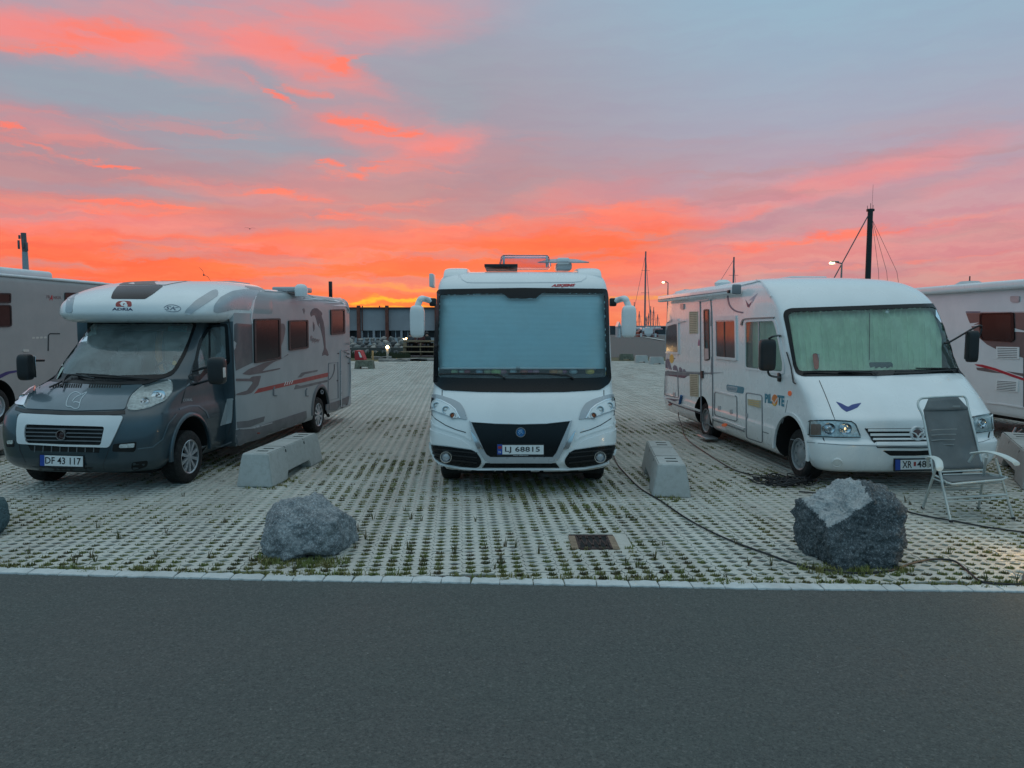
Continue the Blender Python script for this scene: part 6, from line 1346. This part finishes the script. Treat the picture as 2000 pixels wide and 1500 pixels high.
tube('downpipe', [(BX(708.5), -.1, zt-.1), (BX(708.5), -.1, zw1)], .05, brickm, bw)
box('chimney', tuple(Vector((AT(632, 560, yb).x-bx0, 3, AT(632, 565, yb).z))), (.35, .35, 2.0), blk, bw, .05)
# bank of stones: each a thing of its own where it can be told apart
rs_ = random.Random(31); kinds = []
stm = [mat('bank_stone_%d' % k, c, .9, var=.3, scale=4) for k, c in enumerate(((.30, .27, .25), (.22, .21, .20), (.38, .34, .30), (.16, .15, .15)))]
for k in range(4):
    bm = bmesh.new(); bmesh.ops.create_icosphere(bm, subdivisions=1, radius=1)
    for v in bm.verts: v.co *= rs_.uniform(.75, 1.1)
    me = bpy.data.meshes.new('bank_stone'); bm.to_mesh(me); bm.free(); me.materials.append(stm[k]); kinds.append(me)
yk = G(740, 690).y
bank = thing('stone_bank', 'bank of piled boulders in front of the low grey building', 'stone bank', (AT(740, 690, yk).x, yk, 0))
bed = box('bank_core', (0, 1.6, .15), (15, 3.4, .5), farm, bank)
for r_ in range(5):
    px = 672+rs_.uniform(0, 4)
    while px < 788:
        s_ = rs_.uniform(.16, .34); p = AT(px, 694-r_*3.6, yk+r_*.55); o = bpy.data.objects.new('stone', kinds[rs_.randrange(4)]); COL.objects.link(o); o.parent = bank; o.location = (p.x-bank.location.x, p.y-yk, .10+r_*.21+rs_.uniform(-.04, .04)); o.scale = (s_*1.25, s_, s_*.8); o.rotation_euler = (rs_.random(), rs_.random(), rs_.random()*6); px += s_*2.1/yk*F*.95
ge = bmesh.new(); rgx = random.Random(8)
for k in range(500):
    px = rgx.uniform(680, 800); p = G(px, 697+rgx.uniform(-1, 3)); h_ = rgx.uniform(.15, .45); a = ge.verts.new((p.x, p.y, 0)); b = ge.verts.new((p.x+.09, p.y, 0)); c = ge.verts.new((p.x+rgx.uniform(-.1, .2), p.y, h_)); ge.faces.new((a, b, c))
go = obj('shore_grass', ge, mat('shore_grass', (.035, .045, .02), .9), None, 0, 'stuff'); go['label'] = 'dark rough grass at the foot of the stone bank'
# timber deck / bench
woodm = mat('deck_timber', (.26, .19, .12), .8, var=.3, scale=2, stretch=(.5, 6, 6)); yd = G(800, 697).y
dk = thing('timber_deck', 'stepped timber deck bench left of the middle camper', 'timber deck', (AT(812, 690, yd).x, yd, 0))
def DX(px): return AT(px, 690, yd).x-dk.location.x
for z0, dy, x0, x1, hh in ((.28, 0, 780, 870, .07), (.60, .5, 785, 870, .07), (.92, 1.0, 784, 870, .12)):
    for k in range(2): box('plank', ((DX(x0)+DX(x1))/2, dy+k*.24, z0+hh/2), (DX(x1)-DX(x0), .22, hh), woodm, dk, .01)
for x0, x1 in ((785, 791), (818, 820), (845, 847)): box('support', ((DX(x0)+DX(x1))/2, .9, .45), (DX(x1)-DX(x0), .8, .85), woodm, dk)
box('back_boards', ((DX(785)+DX(870))/2, 1.5, .45), (DX(870)-DX(785), .05, .85), mat('deck_dark', (.03, .025, .02), .9), dk)
# red kiosk box
yr_ = G(704, 703).y; rx = thing('red_box', 'red angled crate with a white panel by the tail of the dolphin camper', 'red box', (AT(702, 700, yr_).x, yr_, 0))
bm = bmesh.new(); h_ = AT(700, 685, yr_).z; w_ = AT(709, 0, yr_).x-AT(690, 0, yr_).x; vs = [bm.verts.new(q) for q in ((-w_/2, 0, 0), (w_/2, 0, 0), (w_/2, .9, 0), (-w_/2, .9, 0), (-w_/2, 0, h_), (w_*.1, 0, h_), (w_*.1, .9, h_), (-w_/2, .9, h_))]
for q in ((0, 3, 2, 1), (4, 5, 6, 7), (0, 1, 5, 4), (1, 2, 6, 5), (2, 3, 7, 6), (3, 0, 4, 7)): bm.faces.new([vs[i] for i in q])
obj('shell', bm, mat('kiosk_red', (.40, .02, .03), .5), rx, 30); bm = bmesh.new(); vs = [bm.verts.new(q) for q in ((-w_*.12, -.02, h_*.88), (w_*.05, -.02, h_*.88), (w_*.3, -.02, h_*.28), (w_*.06, -.02, h_*.28))]; bm.faces.new(vs); r_ = bmesh.ops.extrude_face_region(bm, geom=bm.faces[:]); bmesh.ops.translate(bm, vec=(0, .03, 0), verts=[g for g in r_['geom'] if isinstance(g, bmesh.types.BMVert)]); obj('panel', bm, white2, rx, 0)
tube('post', [(w_*.5+.5, 0, 0), (w_*.5+.5, 0, .55)], .06, mat('post_wood', (.35, .25, .12), .7), tag(thing('x', 'x', 'x'), 'short yellowish timber post right of the red crate', 'post')); pp = bpy.data.objects['x']; pp.name = 'timber_post'; pp.location = rx.location
# people on the deck, far off
def person(label, px, py, d, seated=True, col=(.02, .02, .03), top_=(.02, .02, .03), sc=1.0, face=0):
    p = AT(px, py, d); t = thing('person', label, 'person', (p.x, d, p.z), face)
    hip = .12 if seated else .88
    J = [(0, 0, hip), (0, 0, hip+.28), (0, .0, hip+.50), (0, -.01, hip+.60), (0, -.02, hip+.72)]; E = [(0, 1), (1, 2), (2, 3), (3, 4)]; Rr = [.16, .15, .17, .065, .105]
    for s_ in (-1, 1):
        b = len(J); J += [(s_*.19, 0, hip+.47), (s_*.25, -.03, hip+.2), (s_*.16, -.25, hip+.12)]; E += [(2, b), (b, b+1), (b+1, b+2)]; Rr += [.075, .05, .045]
        b = len(J); J += ([(s_*.10, -.02, hip), (s_*.12, -.44, hip+.03), (s_*.12, -.46, hip-.42), (s_*.12, -.58, hip-.45)] if seated else [(s_*.10, 0, hip-.02), (s_*.11, -.02, .48), (s_*.11, .02, .06), (s_*.11, -.14, .04)]); E += [(0, b), (b, b+1), (b+1, b+2), (b+2, b+3)]; Rr += [.10, .075, .05, .05]
    me = bpy.data.meshes.new('body'); me.from_pydata(J, E, []); o = bpy.data.objects.new('body', me); COL.objects.link(o); o.modifiers.new('s', 'SKIN')
    for i, r in enumerate(Rr): me.skin_vertices[0].data[i].radius = (r, r); me.skin_vertices[0].data[i].use_root = (i == 0)
    o.modifiers.new('u', 'SUBSURF').levels = 1; dg = bpy.context.evaluated_depsgraph_get(); dg.update(); nm = bpy.data.meshes.new_from_object(o.evaluated_get(dg)); o.modifiers.clear(); o.data = nm; nm.materials.clear()
    nm.materials.append(mat('clothes_%d' % px, col, .9)); nm.materials.append(mat('skin_tone', (.35, .2, .15), .6)); nm.materials.append(mat('top_%d' % px, top_, .9)); o.parent = t; nm.name = 'body'
    for p_ in nm.polygons:
        z = p_.center.z; p_.material_index = 1 if z > hip+.58 else (2 if z > hip+.02 else 0)
    bm = bmesh.new(); bmesh.ops.create_uvsphere(bm, u_segments=12, v_segments=8, radius=.115); bmesh.ops.scale(bm, vec=(1, 1.05, .9), verts=bm.verts[:]); bmesh.ops.translate(bm, vec=(0, .025, hip+.76), verts=bm.verts[:]); obj('hair', bm, blk, t, 60); t.scale = (sc, sc, sc); return t
person('dark-clothed person sitting on the timber deck, right beside the camper mirror', 823, 677, yd+1.2, True, (.02, .02, .03), (.10, .03, .03)); person('person in black top sitting at the right end of the timber deck', 834, 677, yd+1.3, True, (.03, .03, .04), (.02, .02, .02)); person('person crouched in grey on the left part of the deck', 802, 678, yd+1.4, True, (.05, .05, .06), (.07, .07, .08))
# debris line on the ground in front of the deck
for k, (px, py, w) in enumerate(((745, 701, 1.2), (768, 706, 1.6), (800, 705, 2.0), (828, 705, 1.5))):
    p = G(px, py); bm = bmesh.new(); rq = random.Random(k)
    add_box(bm, (0, 0, .05), (w, .3, .1)); bmesh.ops.subdivide_edges(bm, edges=bm.edges[:], cuts=3, use_grid_fill=True)
    for v in bm.verts: v.co.z *= 1+rq.uniform(-.6, .8)
    o = obj('stone_heap', bm, stm[0 if k % 2 else 1], None, 0); o.location = p
    tag(o, ['low stone heap left of the lit bollard lamp', 'low pale stone heap right of the lit bollard lamp', 'low stone heap in front of the timber deck', 'low stone heap in front of the deck, nearest the middle camper'][k], 'stone heap', 'low stone heaps before the deck')

# ------------------------------------------------------------------ background, right: ramp road, quay, boats
yr0, yr1 = 47.0, 150
rp = fromlists('quay_road', [(5.5, yr0, .0), (46, yr0, .0), (60, yr1, .15), (13, yr1, .15), ], [[0, 1, 2, 3]], asph, None, 0, 'structure')
a, b = G(1245, 658), G(1292, 667); q1 = sheet('road_marking', [(a.x, a.y), (b.x, b.y), (b.x+.5, b.y-1.0), (a.x+.3, a.y-1.6)], mat('line_paint', (.55, .55, .52), .8), .17)
yq = 150
ql = AT(1208, 655, yq); qr = AT(1300, 655, yq)
qw = box('quay_wall', ((ql.x+qr.x)/2+60, yq+12, .55), (170, .6, 1.2), mat('quay_wall_dark', (.05, .06, .07), .9), None); tag(qw, 'long dark quay wall along the harbour on the horizon', 'quay wall')
br = box('breakwater', (60, 420, .6), (420, 8, 2.6), mat('breakwater_rock', (.06, .06, .07), .95, var=.4, scale=.5), None); tag(br, 'distant dark breakwater closing the harbour', 'breakwater')
def boat(label, px, top, base, depth, r=.09, hull=True, stays=(), col=None, hc=(.6, .62, .64)):
    p = AT(px, base, depth); tp_ = AT(px, top, depth).z; t = thing('sailing_boat', label, 'sailing boat', (p.x, depth, 0), 0, 'moored sailing boats')
    mm = col or mat('mast_grey', (.20, .20, .22), .5, metal=.3)
    tube('mast', [(0, 0, .5), (0, 0, tp_)], [r, r*.75], mm, t, 8)
    if hull:
        bm = bmesh.new(); L, wd, hh = 7.5, 1.2, 1.1; secs = []
        for k in range(9):
            a_ = k/8; y = -L/2+L*a_; ww = wd*math.sin(min(1, a_*1.15+.12)*math.pi)**.6 if a_ < .98 else .05
            secs.append([bm.verts.new((sx_*ww*q, y, z)) for sx_, q, z in ((-1, 1, hh+.15*a_), (-1, .85, hh*.4), (-1, .1, 0), (1, .1, 0), (1, .85, hh*.4), (1, 1, hh+.15*a_))])
        for A, B_ in zip(secs, secs[1:]):
            for q in range(6): bm.faces.new((A[q], A[(q+1) % 6], B_[(q+1) % 6], B_[q]))
        bm.faces.new(secs[0]); bm.faces.new(secs[-1][::-1]); bmesh.ops.recalc_face_normals(bm, faces=bm.faces[:]); obj('hull', bm, mat('hull_%d' % px, hc, .35), t, 40)
        box('cabin', (0, -.3, 1.4), (1.3, 2.6, .5), white2, t, .1); tube('boom', [(0, 0, 1.9), (.3, -2.8, 1.95)], .07, mat('sail_cover', (.04, .07, .15), .8), t)
        for z in (.52, .78): tube('spreader', [(-.7, 0, tp_*z), (.7, 0, tp_*z)], .03, mm, t, 6)
    for x_, y_, z_ in stays or ((-.9, .2, 1.1), (.9, .2, 1.1), (0, -3.6, 1.3), (.1, 3.6, 1.3)): tube('stay', [(0, 0, tp_*.97), (x_, y_, z_)], .014 if depth < 100 else .03, mm, t, 5)
    return t
boat('tall sailing boat mast between the middle and right campers', 1259, 491, 655, 130, .17, stays=((-2.6, .2, 1.1), (1.2, .2, 1.1), (.4, -3.6, 1.3)))
boat('sailing boat mast showing above the awning of the right camper', 1430, 502, 655, 110, .16, stays=((-6.5, 0, 1.1), (1.0, .2, 1.1)))
rg2 = random.Random(17); px_l = ['first small far mast right of the middle camper mirror', 'second small far mast, close left of the tall mast', 'third small far mast, close right of the tall mast', 'small dark mast with crossbar, midway to the right camper', 'small far mast just before the rear corner of the right camper', 'faint far mast hard against the rear corner of the right camper', 'faint thin far mast left of the midway dark mast']
for k, (px, tp_) in enumerate(((1238, 590), (1248, 608), (1266, 612), (1270, 598), (1276, 600), (1284, 614), (1262, 618))): boat(px_l[k], px, tp_, 655, 190+k*6, .13, hc=(.3+.05*k, .3, .32))
# black mast of the traditional ship behind the right camper
bmst = thing('ship_mast', 'thick black mast with rigging rising behind the right camper roof', 'ship mast', (AT(1693, 600, 60).x, 60, 0))
zt_ = AT(1693, 408, 60).z; tube('spar', [(0, 0, -.5), (0, 0, zt_)], [.24, .20], blk, bmst, 12); box('mast_cap', (0, 0, zt_-.1), (.55, .3, .2), blk, bmst, .03)
for dx, dz in ((-.25, .25), (.0, .45), (.2, .3)): tube('masthead_rod', [(dx, 0, zt_-.05), (dx, 0, zt_+dz)], .02, blk, bmst, 5)
tube('whip_aerial', [(.12, 0, zt_), (.14, 0, zt_+1.9)], .010, blk, bmst, 5)
tube('topping_lift', [(-.1, 0, zt_-.4), (AT(1628, 545, 60).x-bmst.location.x, 0, AT(1628, 545, 60).z)], .045, mat('rig_grey', (.16, .14, .15), .7), bmst, 6)
tube('lift_end', [(AT(1628, 545, 60).x-bmst.location.x, 0, AT(1628, 545, 60).z), (-2.8, 0, 1.0)], .04, MATS['rig_grey'], bmst, 6)
for px in (1722, 1738, 1758): tube('shroud', [(.15, 0, zt_-.8), (AT(px, 530, 60).x-bmst.location.x, .5, AT(px, 530, 60).z), ((AT(px, 530, 60).x-bmst.location.x)*1.5, .8, .5)], .016, MATS['rig_grey'], bmst, 5)
bm = bmesh.new(); L = 16; secs = []
for k in range(9):
    a_ = k/8; ww = 2.0*math.sin(min(1, a_*1.1+.15)*math.pi)**.6 if a_ < .98 else .1; y = -L/2+L*a_; secs.append([bm.verts.new((y, sx_*ww*q, z)) for sx_, q, z in ((-1, 1, 1.3), (-1, .9, .4), (-1, .1, -.4), (1, .1, -.4), (1, .9, .4), (1, 1, 1.3))])
for A, B_ in zip(secs, secs[1:]):
    for q in range(6): bm.faces.new((A[q], A[(q+1) % 6], B_[(q+1) % 6], B_[q]))
bm.faces.new(secs[0]); bm.faces.new(secs[-1][::-1]); bmesh.ops.recalc_face_normals(bm, faces=bm.faces[:]); obj('hull', bm, blk, bmst, 40)
# street lamps
def street_lamp(label, px, py, depth, arm, power):
    p = AT(px, py, depth); t = thing('street_lamp', label, 'street lamp', (p.x+arm, depth, 0), 0, 'lit street lamps'); z = p.z
    tube('pole', [(0, 0, 0), (0, 0, z-.05)], [.09, .05], mat('pole_grey', (.25, .25, .26), .5, metal=.4), t); tube('arm', [(0, 0, z-.05), (-arm*.6, 0, z+.04)], .04, MATS['pole_grey'], t)
    hd = box('lamp_head', (-arm*.72, 0, z+.05), (arm*.8, .22, .09), MATS['pole_grey'], t, .03); box('lamp_glass', (-arm*.95, 0, z-.02), (arm*.42, .2, .09), mat('street_glow', (1, .8, .5), .5, emit=((1, .80, .42), 16)), hd, .03); return t
street_lamp('lit street lamp just left of the black mast, above the right camper roof', 1624, 513, 45, .62, 0); street_lamp('smaller lit street lamp above the rear of the right camper', 1295, 551, 75, .5, 0)
# harbour clutter
def shed(label, px0, px1, py0, py1, depth, col, roof):
    a, b = AT(px0, py1, depth), AT(px1, py0, depth); t = thing('harbour_shed', label, 'shed', ((a.x+b.x)/2, depth, 0)); w, h = b.x-a.x, b.z
    box('wall', (0, 1.2, h*.36), (w, 2.4, h*.72), col, t); bm = bmesh.new(); vs = [bm.verts.new(q) for q in ((-w*.56, -.2, h*.7), (w*.56, -.2, h*.7), (0, -.2, h), (-w*.56, 2.6, h*.7), (w*.56, 2.6, h*.7), (0, 2.6, h))]
    for q in ((0, 1, 2), (5, 4, 3), (0, 2, 5, 3), (1, 4, 5, 2), (0, 3, 4, 1)): bm.faces.new([vs[i] for i in q])
    obj('roof', bm, roof, t, 0); box('door', (0, -.02, h*.3), (w*.3, .05, h*.55), white2, t); return t
shed('small red shed under the masts on the quay', 1247, 1257, 644, 654, 125, mat('shed_red', (.30, .06, .04), .8), blk); shed('small dark red shed beside the rear corner of the right camper', 1275, 1286, 645, 654, 125, mat('shed_dark_red', (.2, .05, .05), .8), blk)
shed('pale low shed just right of the middle camper', 1206, 1213, 628, 655, 120, mat('shed_pale', (.45, .5, .52), .7), white2)
bt = box('notice_board', tuple(AT(1267, 646, 118)), (1.3, .1, .9), white2, None); tag(bt, 'small white sign board on the quay under the masts', 'sign')
rl = thing('quay_railing', 'thin pale railing along the quay between the two campers', 'railing', (AT(1266, 650, 112).x, 112, 0))
for z in (AT(1266, 637, 112).z, AT(1266, 654, 112).z): tube('rail', [(-4.5, 0, z), (4.5, 0, z)], .05, silver, rl, 6)
for k in range(6): tube('post', [(-4.5+k*1.8, 0, 0), (-4.5+k*1.8, 0, AT(1266, 637, 112).z)], .05, silver, rl, 6)
# telecom tower on the far left
tw = thing('telecom_mast', 'slender telecom mast with antenna panels rising behind the far-left camper', 'telecom mast', (AT(49, 500, 140).x, 140, 0))
zt_ = AT(46, 455, 140).z; zm = AT(48, 492, 140).z; tube('lower_tube', [(0, 0, 0), (0, 0, zm)], [.75, .48], mat('mast_pale', (.30, .38, .42), .6), tw, 16); tube('upper_tube', [(0, 0, zm), (-.1, 0, zt_)], .45, mat('mast_dark', (.12, .13, .14), .6), tw, 16)
for dx, z in ((-.75, zt_-2.2), (.75, zt_-2.6), (-.55, zt_-.8), (.1, zt_-2.0)): box('antenna_panel', (dx, -.5, z), (.32, .25, 1.6 if z < zt_-1 else .7), MATS['mast_dark'], tw, .04)
# gulls
def gull(label, px, py, d, s_=1, rot=0):
    t = thing('gull', label, 'bird', AT(px, py, d), rot); bm = bmesh.new(); add_lathe(bm, [(.001, -.22), (.05, -.12), (.07, 0), (.05, .12), (.02, .2), (.001, .26)], Matrix.Rotation(R(90), 4, 'X'), 8); bmesh.ops.remove_doubles(bm, verts=bm.verts[:], dist=1e-5)
    b = obj('body', bm, blk, t, 60)
    for q in (-1, 1):
        bm = bmesh.new(); P = [(0, .06, .02), (q*.28, .08, .16), (q*.62, -.05, .10), (q*.28, -.06, .14), (0, -.07, .02)]; vs = [bm.verts.new(p) for p in P]; bm.faces.new(vs); r_ = bmesh.ops.extrude_face_region(bm, geom=bm.faces[:]); bmesh.ops.translate(bm, vec=(0, 0, -.015), verts=[g for g in r_['geom'] if isinstance(g, bmesh.types.BMVert)]); obj('wing', bm, blk, t, 0)
    t.scale = (s_,)*3; return t
gull('tiny dark gull flying above the white cab roof of the left camper', 398, 537, 55, 1, 1.1).rotation_euler = (.2, .9, .6); gull('far gull high in the sky over the left half', 488, 447, 90, 1, .5)
